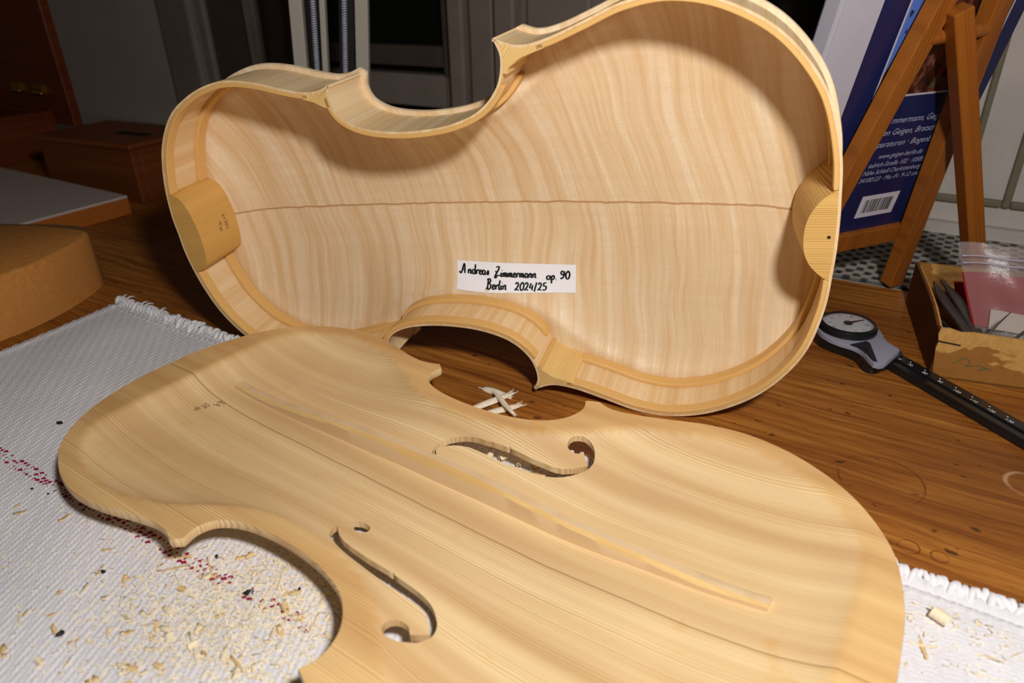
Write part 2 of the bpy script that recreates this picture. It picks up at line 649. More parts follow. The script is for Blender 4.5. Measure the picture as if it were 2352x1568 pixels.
# ---------------------------------------------------------------- the violin body: back, ribs, blocks and linings
body = thing('unfinished_violin', 'unfinished pale maple violin body standing on its side, open front towards us', 'violin body',
             frame((135.22, 282.47, 106.10), (-.948384, .305252, -.085956), (-.099616, -.029432, .994591), (.301071, .951817, .058321)))
back = make_plate('back_plate', M_BACK, body, outline(2.2), [], ARCH_BACK, RIBH)
for s in (1, -1):
    for c in (CL, CC, CU):
        v, f = mirror(*strip(c, 0.0, -1.2, 0.0, RIBH), s)
        mesh('rib', v, f, M_RIB, body, True, 40)
    ll = CL[(CL[:, 1] > 19.5) & (CL[:, 0] < 124.5)]
    i0 = np.where(CC[:, 1] < 72)[0]
    lc = CC[i0[0]:i0[-1] + 1]
    lc = lc[(lc[:, 0] > 141) & (lc[:, 1] < 71)]
    lu = CU[(CU[:, 0] > 239.5) & (CU[:, 1] > 22.5)]
    for c in (ll, lc, lu):
        v, f = mirror(*strip(c, -1.2, -3.3, 0.0, 6.2), s)
        bevel(mesh('front_lining', v, f, M_LIN, body, True, 40), .3, 1)
        v, f = mirror(*strip(c, -1.2, -3.5, RIBH - 7.0, RIBH), s)
        bevel(mesh('back_lining', v, f, M_LIN, body, True, 40), .3, 1)
    # corner blocks
    ia = np.where(CL[:, 0] > 121)[0]
    a = offs(CL, -1.2)[ia[0]:]
    b = offs(CC, -1.2)
    b = b[b[:, 1] > 74.0]
    b = b[b[:, 0] < 180]
    poly = np.vstack([a[:-2], [[140.6, 87.3]], b[2:], offs(CC, -3.4)[np.where((CC[:, 1] > 74.0) & (CC[:, 0] < 180))[0][-1]][None], [[137.0, 77.0], [131.0, 80.8]], offs(CL, -3.4)[ia[0]][None]])
    m = MB().prism(poly * [1, s], 0, RIBH + .4)
    bevel(m.build('corner_block', M_CBLOCK, body), .4)
    a = offs(CU, -1.2)
    a = a[a[:, 0] < 243.5]
    b = offs(CC, -1.2)
    b = b[(b[:, 0] > 200) & (b[:, 1] > 65.5)]
    poly = np.vstack([b[:-2], [[228.6, 74.0]], a[2:], offs(CU, -3.4)[np.where(CU[:, 0] < 243.5)[0][-1]][None], [[237.2, 68.2], [232.2, 65.6]], offs(CC, -3.4)[np.where((CC[:, 0] > 200) & (CC[:, 1] > 65.5))[0][0]][None]])
    m = MB().prism(poly * [1, s], 0, RIBH + .4)
    bevel(m.build('corner_block', M_CBLOCK, body), .4)
inn = offs(CL, -1.2)
e = inn[inn[:, 1] < 20.4]
arc = [(1.7, 20.2), (5.9, 17.2), (9.6, 12.5), (12.0, 6.7), (12.7, 0), (12.0, -6.9), (9.6, -12.7), (5.5, -17.3), (1.7, -20.3)]
poly = np.vstack([(e * [1, -1])[::-1][:-1], e, crom(np.array(arc), 4)])
ebm = MB().prism(poly, 0, RIBH + 1)
ebm.v = [(u + (.32 * (u - 1) if n > 1 and u > 2.2 else 0), v * (1.22 if n > 1 and u > 1.3 else 1.0), n) for u, v, n in ebm.v]      # the block spreads towards the back
eb = ebm.build('end_block', M_BLOCK, body, True, 35)
eb['label'] = 'striped end-grain lower block with a small drilled hole'
hole = MB().lathe([(.75, -.06), (.75, .05)], (2.75, -.1, 0), 12).build('drilled_hole', plain('dark_hole', (.01, .005, .003), .9), eb)
inn = offs(CU, -1.2)
e = inn[inn[:, 1] < 24.4]
arc = [(346.3, -23.9), (338.3, -20.6), (335.3, -14.0), (334.2, -3), (334.9, 7.6), (337.2, 16.8), (340.9, 22.3), (346.3, 24.2)]
poly = np.vstack([e, (e * [1, -1])[::-1][1:], crom(np.array(arc), 4)])
nb_ = MB().prism(poly, 0, RIBH + 1).build('neck_block', M_NBLOCK, body, True, 35)
nb_['label'] = 'upper block with a pencilled date on its inner face'

# ---------------------------------------------------------------- handwriting: single-stroke letters drawn as thin ribbons
GL = {
    'A': (.95, [[(-.15, .18), (-.05, .02), (.12, .1), (.5, 1), (.52, 0)], [(.15, .38), (.6, .36)]]),
    'n': (.5, [[(0, .4), (.04, 0)], [(.04, .25), (.2, .42), (.3, .35), (.3, .05), (.45, .02)]]),
    'd': (.5, [[(.34, .36), (.12, .42), (0, .18), (.12, 0), (.3, .12), (.42, .95)], [(.36, .4), (.36, .05), (.48, .05)]]),
    'r': (.36, [[(0, .4), (.05, 0)], [(.04, .25), (.2, .42), (.32, .36)]]),
    'e': (.4, [[(.03, .2), (.28, .26), (.25, .4), (.08, .38), (.03, .12), (.15, 0), (.36, .08)]]),
    'a': (.45, [[(.32, .36), (.12, .42), (0, .18), (.12, 0), (.3, .14), (.34, .38), (.32, .04), (.44, .04)]]),
    's': (.4, [[(.05, .05), (.25, .4), (.28, .1), (.1, 0), (.36, .1)]]),
    'Z': (.75, [[(.15, .95), (.55, .98), (.3, .45), (.1, .5), (.35, .5)], [(.3, .45), (.05, .1), (.0, -.12), (.18, -.08), (.3, .12), (.7, .1)]]),
    'i': (.24, [[(.02, .4), (.04, .06), (.18, .03)], [(.12, .62), (.15, .66)]]),
    'm': (.66, [[(0, .4), (.04, 0)], [(.04, .25), (.17, .4), (.24, .3), (.25, 0)], [(.25, .25), (.38, .4), (.46, .3), (.47, .04), (.62, .03)]]),
    'o': (.42, [[(.2, .42), (.02, .25), (.1, 0), (.3, .06), (.34, .3), (.2, .42)]]),
    'p': (.5, [[(.05, .4), (.1, -.4)], [(.08, .2), (.25, .42), (.38, .25), (.25, .0), (.1, .05)]]),
    '.': (.25, [[(.05, .0), (.09, .03)]]),
    '9': (.5, [[(.38, .75), (.15, .85), (.05, .6), (.2, .45), (.36, .6), (.4, .85), (.33, .3), (.1, .02), (.0, .12)]]),
    '0': (.52, [[(.25, .85), (.05, .5), (.12, .05), (.33, .05), (.45, .5), (.33, .85), (.2, .8)]]),
    'B': (.66, [[(.16, .92), (.1, .05)], [(0, .84), (.16, .98), (.36, .95), (.4, .72), (.14, .52)], [(.14, .52), (.44, .42), (.46, .14), (.28, -.02), (.08, .02), (-.08, .06)]]),
    'l': (.24, [[(.12, .9), (.02, .3), (.06, .02), (.2, .04)]]),
    '2': (.52, [[(.05, .65), (.2, .85), (.36, .7), (.25, .3), (.0, .02), (.14, .08), (.42, .02)]]),
    '4': (.5, [[(.2, .8), (.05, .3), (.42, .35)], [(.36, .6), (.28, 0)]]),
    '/': (.42, [[(.3, .9), (.05, -.15)]]),
    '5': (.5, [[(.42, .85), (.15, .82), (.12, .5), (.35, .45), (.36, .15), (.15, 0), (.02, .1)]]),
    ' ': (.4, []),
}


def write(text, size, width=.05, stretch=1.0):
    """ribbons of a line of handwriting: list of polylines in x,y"""
    x, res = 0.0, []
    for ch in text:
        adv, st = GL[ch]
        for s in st:
            q = np.array(s, float)
            q[:, 0] = q[:, 0] * stretch + x
            if len(q) > 2:
                q = crom(q, 5)
            res.append(q * size)
        x += adv * stretch
    return res, x * size


def ribbons(lines, width, place):
    """flat ribbons; place maps (N,2) to (N,3)"""
    m = MB()
    for q in lines:
        t = np.gradient(q, axis=0)
        t /= np.linalg.norm(t, axis=1)[:, None] + 1e-9
        nrm = np.c_[-t[:, 1], t[:, 0]]
        w = width * (.75 + .5 * np.abs(t[:, 1]))[:, None] / 2
        a, b = place(q + nrm * w), place(q - nrm * w)
        k = len(q)
        m.add(np.vstack([a, b]), [(i, i + 1, k + i + 1, k + i) for i in range(k - 1)])
    return m


# paper label on the inside of the back
lab = np.array([(196.1, -32.4), (125.9, -35.5), (126.4, -50.9), (194.7, -46.0)])   # corners: top left, top right, bottom right, bottom left


def on_label(q, lift):
    """q in label units 0..1 (x right, y up) to u,v,n on the back's inner face"""
    q = np.atleast_2d(q)
    x, y = q[:, :1], q[:, 1:2]
    uv = lab[3] * (1 - x) * (1 - y) + lab[2] * x * (1 - y) + lab[1] * x * y + lab[0] * (1 - x) * y
    return np.c_[uv, RIBH + hollow(uv, ARCH_BACK) - lift]


nx_, ny_ = 90, 34
g = np.array([(i / nx_, j / ny_) for j in range(ny_ + 1) for i in range(nx_ + 1)])
top_, bot_ = on_label(g, .3), on_label(g, .1)
ff = [(j * (nx_ + 1) + i, j * (nx_ + 1) + i + 1, (j + 1) * (nx_ + 1) + i + 1, (j + 1) * (nx_ + 1) + i) for j in range(ny_) for i in range(nx_)]
nn_ = len(g)
labo = mesh('paper_label', np.vstack([top_, bot_]), ff + [tuple(i + nn_ for i in q[::-1]) for q in ff], M_PAPER, body, True)
labo['label'] = 'white paper label with two lines of black handwriting'
LW, LH = 70.0, 15.5


def label_line(text, x0, y0, x1, size, width):
    st, w = write(text, 1.0, stretch=1.0)
    k = (x1 - x0) / (w * size)
    st = [s * size * [k, 1] + [x0, y0] for s in st]
    return st


st = label_line('Andreas', 2.2, 8.6, 20, 5.6, 1) + label_line('Zimmermann', 23.4, 8.0, 48, 5.4, 1) + label_line('op.', 53.5, 7.2, 60, 5.2, 1) + label_line('90', 61.5, 7.7, 67, 5.0, 1)
st += label_line('Berlin', 18.8, 1.6, 31, 5.0, 1) + label_line('2024/25', 35.5, 1.4, 54, 4.6, 1)
ribbons(st, .8, lambda q: on_label(q / [LW, LH], .55)).build('handwriting', M_INK, labo)

# pencilled date on the neck block's inner face
arcn = crom(np.array(arc), 4)


def on_block(q):
    """x along the arc (towards -v), y towards the opening"""
    v = np.clip(q[:, 0], -22, 22)
    o = np.argsort(arcn[:, 1])
    u = np.interp(v, arcn[o, 1], arcn[o, 0]) - .12
    return np.c_[u, v, q[:, 1]]


st1, w1 = write('9.4.2025', 2.6)
st2, w2 = write('op.90', 2.6)
st = [np.c_[-(s[:, 0]) + 4, 24.5 - s[:, 1]] for s in st1] + [np.c_[-(s[:, 0]) + 1, 19.0 - s[:, 1]] for s in st2]
ribbons(st, .3, on_block).build('pencilled_date', M_PENCIL, nb_)

# ---------------------------------------------------------------- the violin top, lying hollow side up
top = thing('violin_soundboard', 'pale spruce violin top lying hollow side up with f-holes and bass bar', 'violin top',
            frame((102.48, 131.71, 23.66), (-.825993, .563681, 0), (.563681, .825993, 0), (0, 0, -1)))
F1 = [(179.9, -24.4), (182.0, -23.4), (183.9, -23.4), (185.7, -23.7), (187.6, -25.3), (189.0, -27.2), (189.8, -29.6), (189.9, -31.9), (189.4, -34.5), (187.7, -37.6), (185.3, -40.2), (183.4, -41.4), (177.8, -43.4), (173.1, -44.7), (168.7, -45.5), (163.7, -45.8), (158.5, -46.0), (153.6, -46.0), (148.9, -45.8), (144.5, -45.5), (140.7, -45.4), (137.7, -45.2), (134.9, -45.3), (132.4, -46.0), (130.1, -47.4), (127.8, -49.4), (125.4, -52.0), (129.2, -57.0), (130.3, -56.2), (131.6, -54.9), (133.1, -54.5), (134.8, -54.7), (136.3, -55.9), (137.0, -57.8), (136.9, -60.2), (136.0, -62.4), (134.9, -63.6), (134.1, -64.0), (132.7, -63.8), (131.4, -63.3), (129.7, -62.2), (128.4, -60.8), (127.4, -59.6), (125.9, -57.7), (125.0, -55.4), (124.4, -52.8), (124.6, -50.8), (125.5, -48.5), (127.0, -46.3), (129.0, -44.5), (131.6, -42.6), (134.2, -41.3), (137.8, -40.3), (141.8, -39.8), (145.8, -39.7), (149.9, -39.7), (152.6, -39.6), (153.2, -38.6), (153.7, -39.6), (155.9, -39.5), (159.8, -39.8), (164.4, -40.2), (170.0, -40.0), (174.5, -39.6), (179.0, -38.8), (183.0, -37.2), (186.5, -34.9), (189.0, -32.7), (187.9, -31.7), (186.7, -29.8), (185.1, -28.1), (183.4, -29.7), (181.6, -30.1), (179.7, -29.2), (178.9, -27.3), (179.0, -25.8)]
F2 = [(129.5, 59.0), (130.9, 57.2), (132.7, 56.2), (135.0, 56.1), (136.7, 56.9), (137.5, 58.5), (137.5, 60.5), (136.4, 62.3), (134.5, 63.7), (132.2, 64.9), (129.7, 64.9), (127.3, 63.8), (125.3, 61.7), (124.0, 59.1), (123.4, 56.8), (123.5, 54.2), (124.3, 51.8), (126.1, 49.0), (128.6, 45.9), (131.1, 43.5), (133.6, 41.8), (136.6, 40.2), (140.1, 38.9), (144.1, 38.1), (148.6, 37.5), (153.1, 36.9), (155.0, 36.6), (155.6, 35.4), (156.4, 36.3), (161.0, 36.1), (166.1, 36.1), (171.3, 36.1), (175.7, 36.0), (180.0, 35.2), (183.6, 34.0), (186.9, 32.3), (189.0, 30.8), (190.3, 29.0), (188.0, 26.3), (190.8, 25.9), (191.4, 30.2), (190.1, 33.4), (187.6, 36.1), (184.5, 38.2), (180.4, 40.0), (175.9, 41.2), (171.0, 41.7), (166.3, 42.5), (161.4, 43.0), (159.4, 43.3), (158.8, 44.3), (158.2, 43.4), (153.6, 43.8), (148.3, 44.0), (143.8, 44.6), (139.7, 45.1), (136.4, 45.7), (133.2, 47.0), (130.1, 49.1), (127.5, 51.4), (124.8, 54.2)]
make_plate('top_plate', M_SPRUCE, top, outline(2.6), [F1, F2], ARCH_TOP, 0.0)
# bass bar: foot follows the hollow, its back rises to a hump and tapers to both ends
ub = np.linspace(36, 313, 60)
vn = np.interp(ub, [36, 314], [17.2, 11.2])
hb = 1.8 + 8.6 * np.sin(np.pi * (ub - 30) / (319 - 30)) ** 1.25
nseg = len(ub)
vv = []
kn = .74 + .10 * np.sin(ub * .055 + 1) + .05 * np.sin(ub * .19) + .03 * np.sin(ub * .5)      # the carved facet along the near edge is uneven
for dv, k in ((0, 0), (0, kn), (1.5, 1.0), (4.6, 1.0), (5.5, .8), (5.5, 0)):
    foot = hollow(np.c_[ub, vn + dv], ARCH_TOP)
    z = hollow(np.c_[ub, vn + 2.7], ARCH_TOP) - hb * k if np.any(np.asarray(k) > 0) else foot + .3
    vv.append(np.c_[ub, vn + dv, z])
fb = []
for r in range(5):
    for i in range(nseg - 1):
        fb.append((r * nseg + i, (r + 1) * nseg + i, (r + 1) * nseg + i + 1, r * nseg + i + 1))
fb += [tuple(r * nseg for r in range(5, -1, -1)), tuple(r * nseg + nseg - 1 for r in range(6))]
bar_o = mesh('bass_bar', np.vstack(vv), fb, M_BAR, top, True, 40)
bar_o.data.materials.append(wood('bar_facet', srgb(238, 202, 138), srgb(206, 156, 88), ring_axis=2, spacing=1.2, amount=.3))
for pl in list(bar_o.data.polygons)[nseg - 1:2 * (nseg - 1)]:
    pl.material_index = 1
st1, w1 = write('op.90', 3.4)
st2, w2 = write('AZ', 3.0)
st = [np.c_[313.2 - s[:, 1] * 1.0, -13.5 + s[:, 0]] for s in st1] + [np.c_[309.8 - s[:, 1] * 1.0, -4.6 + s[:, 0]] for s in st2]
ribbons(st, .35, lambda q: np.c_[q, hollow(q, ARCH_TOP) - .12]).build('pencil_note', M_PENCIL, top)

# ---------------------------------------------------------------- the workbench, the sill and the window wall
def slab(name, s0, s1, d0, d1, z0, z1, mat, parent=None):
    """box aligned with the bench: s along it, d away from us"""
    c = E1 * (s0 + s1) / 2 + E2 * (d0 + d1) / 2 + EZ * (z0 + z1) / 2
    return MB().obox((0, 0, 0), ((s1 - s0) / 2, 0, 0), (0, (d1 - d0) / 2, 0), (0, 0, (z1 - z0) / 2)).build(name, mat, parent), c


def place(o, c, parent=None):
    m = frame(c, E1, E2, EZ)
    if parent is None:
        o.matrix_world = m
    else:
        o.parent = parent
        o.matrix_local = m
    return o


def bench_wood():
    t = NT('bench_wood', .42, .4)
    x, y, z, _ = t.xyz()
    yb = t.math('ADD', y, t.math('MULTIPLY', t.noise(t.comb(t.math('MULTIPLY', x, .006), t.math('MULTIPLY', y, .03), 0.0), 1.0, 3), 16.0))
    g1 = t.noise(t.comb(t.math('MULTIPLY', x, .012), t.math('MULTIPLY', yb, .28), 1.0), 1.0, 5, .6)
    g2 = t.noise(t.comb(t.math('MULTIPLY', x, .06), t.math('MULTIPLY', y, 1.3), 2.0), 1.0, 4, .65)
    big = t.snoise(.006, .018, 0, 3, .5, 40)
    c = t.ramp(g1, [(.3, srgb(118, 62, 16)), (.48, srgb(164, 100, 36)), (.7, srgb(200, 134, 56))])
    c = t.mix(t.rng(g2, .45, .75, 0, .5), c, srgb(88, 44, 14))
    c = t.mix(t.rng(big, .38, .68, 0, .65), c, srgb(104, 50, 15))
    # knocks, ink spots and stain rings
    sp = t.noise(t.comb(t.math('MULTIPLY', x, .12), t.math('MULTIPLY', y, .2), 5.0), 1.0, 2, .4)
    c = t.mix(t.rng(sp, .68, .73, 0, .75), c, srgb(40, 24, 14))
    scr = t.noise(t.comb(t.math('MULTIPLY', t.math('ADD', x, t.math('MULTIPLY', y, .7)), .03), t.math('MULTIPLY', t.math('SUBTRACT', y, t.math('MULTIPLY', x, .5)), .9), 9.0), 1.0, 2)
    c = t.mix(t.rng(scr, .74, .78, 0, .35), c, srgb(190, 130, 70))
    for cx_, cy_, r_, col, w in ((7, 302, 18, srgb(96, 36, 10), .55), (64, 331, 9, srgb(198, 160, 120), 1.3), (22, 262, 4, srgb(96, 40, 12), .5), (33, 262, 3.2, srgb(96, 40, 12), .5), (-120, 360, 22, srgb(96, 40, 12), .6)):
        d = t.math('SQRT', t.math('ADD', t.math('POWER', t.math('SUBTRACT', x, cx_), 2.0), t.math('POWER', t.math('SUBTRACT', y, cy_), 2.0)))
        ring = t.math('ABSOLUTE', t.math('SUBTRACT', d, r_))
        part = t.rng(t.snoise(.05, .05, 0, 2, .5, cx_), .4, .55, .0, .75)
        c = t.mix(t.math('MULTIPLY', t.rng(ring, w * .3, w, 1, 0), part), c, col)
    t.bump(g2, .12, .15)
    t.put(t.b.inputs['Roughness'], t.rng(g1, .3, .7, .36, .55))
    return t.color(c)


M_BENCH = bench_wood()
bench = MB().box((-1500, -420, -45), (620, 543, 0)).build('workbench', M_BENCH)
bevel(bench, 2)
bench.matrix_world = frame((0, 0, 0), E1, E2, EZ)
tag(bench, 'worn brown wooden workbench top with stain rings under everything', 'workbench')

M_WHITE = plain('old_white_paint', srgb(206, 196, 188), .55, .3, noise=.14, nscale=.03)
M_PLASTER = plain('grey_plaster', srgb(196, 184, 174), .8, .2, noise=.1, nscale=.02)
M_FRAME = plain('window_frame_paint', srgb(150, 136, 126), .5, .3, noise=.15, nscale=.03)
M_MOULD = plain('moulding_paint', srgb(128, 120, 98), .6, .3, noise=.2, nscale=.05)
M_GLASS = plain('night_pane', (.006, .008, .006), .12, .3)
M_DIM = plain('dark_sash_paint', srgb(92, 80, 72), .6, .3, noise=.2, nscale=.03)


def wall_part(name, s0, s1, z0, z1, d0, d1, mat, parent=None):
    o, c = slab(name, s0, s1, d0, d1, z0, z1, mat)
    if parent is None:
        return structure(place(o, c))
    o.parent = parent
    o.matrix_local = parent.matrix_world.inverted() @ frame(c, E1, E2, EZ)
    return o


sill = wall_part('trim_1', -1500, 620, -60, -1.5, 544, 704, M_WHITE)
sill['label'] = 'painted window sill behind the bench'
wr = wall_part('wall_right', -95, 620, -1.5, 700, 706, 790, M_WHITE)
wr['label'] = 'white painted wood panelling behind the easel'
bpy.context.view_layer.update()
for i, (s0, s1, z0, z1) in enumerate(((14, 19, 33, 700), (46, 52, 26, 700), (-90, 46, 26, 32), (52, 620, 26, 32))):
    bevel(wall_part('moulding', s0, s1, z0, z1, 700.5, 706, M_MOULD, wr), 1.5)
wall_part('moulding', -95, 620, -1.5, 9, 698, 706, M_WHITE, wr)
wm = wall_part('window_1', -320, -95, -1.5, 700, 735, 790, M_GLASS)
bpy.context.view_layer.update()
wm['label'] = 'dark night window between the frame and the panelling'
for s0, s1, z0, z1 in ((-320, -286, -1.5, 700), (-112, -95, -1.5, 700), (-286, -112, -1.5, 40)):
    bevel(wall_part('window_frame', s0, s1, z0, z1, 706, 735, M_FRAME, wm), 2)
fm = wall_part('trim_2', -520, -320, -1.5, 700, 715, 790, M_FRAME)
fm['label'] = 'grey painted window post with upright mouldings'
bpy.context.view_layer.update()
for s0, s1, d in ((-520, -499, 700), (-494, -462, 706), (-456, -430, 698), (-420, -345, 708)):
    bevel(wall_part('moulding', s0, s1, -1.5, 700, d, 715, M_FRAME, fm), 3)
wl_ = wall_part('window_2', -800, -520, -1.5, 700, 740, 790, M_GLASS)
wl_['label'] = 'dark night window behind the lamp arm'
bpy.context.view_layer.update()
for s0, s1, z0, z1, d, m in ((-800, -772, -1.5, 700, 712, M_DIM), (-772, -520, 108, 132, 722, M_DIM), (-772, -520, 62, 100, 716, M_FRAME), (-772, -520, 20, 55, 708, M_DIM), (-772, -520, -1.5, 14, 700, M_FRAME), (-540, -520, -1.5, 700, 716, M_DIM)):
    bevel(wall_part('window_frame', s0, s1, z0, z1, d, 740, m, wl_), 2)
rv = wall_part('trim_3', -972, -800, -1.5, 700, 716, 790, M_DIM)
rv['label'] = 'dim grey window reveal at the left'
bpy.context.view_layer.update()
for s0, s1, d in ((-868, -846, 704), (-972, -955, 706)):
    bevel(wall_part('moulding', s0, s1, -1.5, 700, d, 716, M_FRAME, rv), 3)
bevel(wall_part('trim_4', -1046, -972, -1.5, 700, 694, 790, M_FRAME), 5)['label'] = 'upright wooden window casing'
wall_part('wall_left', -2600, -1046, -60, 700, 706, 790, M_PLASTER)['label'] = 'grey plaster wall at the left'

# ---------------------------------------------------------------- towel
TO = np.array([0.0, 0.0, 0.0])


def towel_z(s, e):
    base = 3.2 + .45 * np.sin(s * .021 + 1) * np.sin(e * .034) + .3 * np.sin(s * .06 + e * .05)
    a = np.abs(np.sin(np.pi * (s + .45 * e) / 2.5))
    b = np.abs(np.sin(np.pi * (e - .1 * s) / 1.9 + .6 * np.sin(s * .9)))
    weave = .85 * (a * b) ** .8 * (.75 + .5 * np.sin(s * 12.9898 + np.floor(e / 1.9) * 78.233) ** 2)
    hem = np.exp(-((e - 239.2) / 2.2) ** 2) * (1.0 + .5 * np.sin(s * 1.55)) + np.exp(-((e - 232.5) / 1.6) ** 2) * .5 * (1 + .6 * np.sin(s * 1.3 + 1))
    gro = -1.2 * np.exp(-((e - 235.6) / .9) ** 2)
    sel = np.exp(-((s + 479) / 2.6) ** 2) * 1.0
    return base + weave * (1 - .5 * np.exp(-((e - 239.5) / 4.0) ** 2)) + 1.1 * hem + gro + sel


gs, ge = np.arange(-486, 150.1, .68), np.arange(0, 244.6, .68)
S_, E_g = np.meshgrid(gs, ge)
jit = .9 * np.sin(S_ * .9) * np.sin(S_ * .37 + 1) * np.clip((E_g - 237) / 7, 0, 1)
Z_ = towel_z(S_, E_g)
edge_t = np.minimum(np.minimum(np.clip((244.5 - E_g) / 1.6, 0, 1), np.clip((S_ + 486) / 2.0, 0, 1)), 1)
Z_ = .25 + (Z_ - .25) * np.sqrt(edge_t)
tilt = -.065 * (250 - E_g) * np.clip((-S_ - 300) / 186, 0, 1)      # the left edge runs slightly askew
V = (np.stack([S_ - tilt, E_g + jit, Z_], -1).reshape(-1, 3) * MM)
ns, ne = len(gs), len(ge)
idx = np.arange(ns * ne).reshape(ne, ns)
Q = np.stack([idx[:-1, :-1], idx[:-1, 1:], idx[1:, 1:], idx[1:, :-1]], -1).reshape(-1, 4)
me = bpy.data.meshes.new('towel')
me.vertices.add(len(V))
me.vertices.foreach_set('co', V.ravel())
me.loops.add(Q.size)
me.loops.foreach_set('vertex_index', Q.ravel().astype(np.int32))
me.polygons.add(len(Q))
me.polygons.foreach_set('loop_start', (np.arange(len(Q)) * 4).astype(np.int32))
me.polygons.foreach_set('loop_total', np.full(len(Q), 4, np.int32))
me.polygons.foreach_set('use_smooth', np.ones(len(Q), bool))
me.update(calc_edges=True)
tw_ = NT('white_cotton', .9, .15)
fz = tw_.snoise(.9, .9, .9, 4, .7)
big = tw_.snoise(.02, .02, 0, 3)
tw_.bump(fz, .5, .35)
me.materials.append(tw_.color(tw_.mix(tw_.rng(big, .35, .7), srgb(222, 219, 222), srgb(236, 233, 236))))
towel = bpy.data.objects.new('towel', me)
COL.objects.link(towel)
towel.matrix_world = frame((0, 0, 0), E1, E2, EZ)
tag(towel, 'white woven cotton towel with red stitched line spread under the violin top', 'towel')
M_RED = plain('red_thread', srgb(158, 24, 62), .8, .1)
m = MB()
for i, s in enumerate(np.arange(-470, -112, 2.9)):
    for row in range(3):
        ss = s + row * 1.2 + RNG.normal() * .25
        ee = 101.0 + (s + 360) * .02 + row * 2.1 + RNG.normal() * .15
        if RNG.random() < .12 or (s > -200 and RNG.random() < .35):
            continue
        z = float(towel_z(np.array(ss), np.array(ee))) + .12
        m.add([(ss - 1.5, ee - .4, z - .5), (ss, ee - 1.0, z - .1), (ss + 1.5, ee + .4, z - .5), (ss, ee + 1.0, z - .1), (ss, ee, z + .4)], [(0, 1, 4), (1, 2, 4), (2, 3, 4), (3, 0, 4)])
rs = m.build('red_stitching', M_RED, towel, True)
rs['kind'] = 'stuff'
M_THREAD = plain('white_thread', srgb(236, 234, 236), .9, .1)
m = MB()
for s in np.arange(-484, 149, 2.1):       # overcast stitches along the far hem
    L = RNG.uniform(5, 9)
    e = 244.4 + RNG.normal() * .7
    sl = RNG.normal() * 1.0 + .5
    t = np.linspace(0, 1, 7)
    pts = np.c_[s + sl * (t - .5) * 3, e - L * t, 1.9 + 4.0 * np.sin(np.clip(t * 1.15 + .08, 0, 1) * np.pi) ** .6 + RNG.uniform(-.3, .5)]
    m.tube(pts, 1.25 * (.7 + .3 * np.sin(t * np.pi)) * RNG.uniform(.8, 1.25), 6)
hs = m.build('hem_stitches', M_THREAD, towel, True)
hs['kind'] = 'stuff'
for k, (s, an) in enumerate(((-484, 1.9), (-481, 1.3), (-462, 1.5), (-459, 1.1), (-440, 1.6), (60, 1.5), (96, 1.2))):
    t = np.linspace(0, 1, 6)
    L = RNG.uniform(5, 8)
    pts = np.c_[s + t * L * math.cos(an), 242 + t * L * math.sin(an), 3.5 + 3.0 * np.sin(t * 2.2) - t * 1.0]
    MB().tube(pts, np.linspace(.8, .3, 6), 5).build('loose_thread', M_THREAD, towel, True)

# ---------------------------------------------------------------- shavings, crumbs and splints
TOPX = np.array([102.48, 131.71])
TU, TV = np.array([-.825993, .563681]), np.array([.563681, .825993])
OUT_C = close(outline(2.6))


def under_top(p, marg=0.0):
    q = np.asarray(p)[:2] - TOPX
    uv = np.array([[q @ TU, q @ TV]])
    return bool(inside(uv, OUT_C)[0]) and sdist(uv, OUT_C)[0] > marg


def tz(p):
    return float(towel_z(np.array(p[:2] @ E1[:2]), np.array(p[:2] @ E2[:2])))


M_SH1 = wood('shaving_pale', srgb(250, 236, 206), srgb(226, 194, 142), spacing=1.0, amount=.35, rough=.6)
M_SH2 = wood('shaving_tan', srgb(238, 206, 150), srgb(200, 150, 84), spacing=1.0, amount=.35, rough=.6)


def flake(L, W, curl):
    n = 7
    m = MB()
    t = np.linspace(0, 1, n)
    w = W * (.55 + .45 * np.sin(t * np.pi)) * RNG.uniform(.7, 1.2, n)
    x = L * (t - .5)
    z = curl * (4 * (t - .5) ** 2) + RNG.normal(size=n) * .08
    sh = RNG.normal(size=n) * W * .12
    lo, hi = np.c_[x, sh - w / 2, z], np.c_[x, sh + w / 2, z + RNG.normal() * .25]
    th = np.array([0, 0, .28])
    v = np.vstack([lo, hi, lo + th, hi + th])
    f = []
    for i in range(n - 1):
        f += [(i, n + i, n + i + 1, i + 1), (2 * n + i, 2 * n + i + 1, 3 * n + i + 1, 3 * n + i), (i, i + 1, 2 * n + i + 1, 2 * n + i), (n + i, 3 * n + i, 3 * n + i + 1, n + i + 1)]
    f += [(0, 2 * n, 3 * n, n), (n - 1, 2 * n - 1, 4 * n - 1, 3 * n - 1)]
    return m.add(v, f)


def curl(R, W, turns):
    n = int(14 * turns)
    a = np.linspace(0, 2 * np.pi * turns, n)
    r = R * (1 - .35 * a / a[-1])
    m = MB()
    x, z = r * np.cos(a), R + r * np.sin(a)
    off = np.linspace(0, W * .35, n)
    v = np.vstack([np.c_[x, off - W / 2, z], np.c_[x, off + W / 2, z]])
    return m.add(v, [(i, i + 1, n + i + 1, n + i) for i in range(n - 1)])


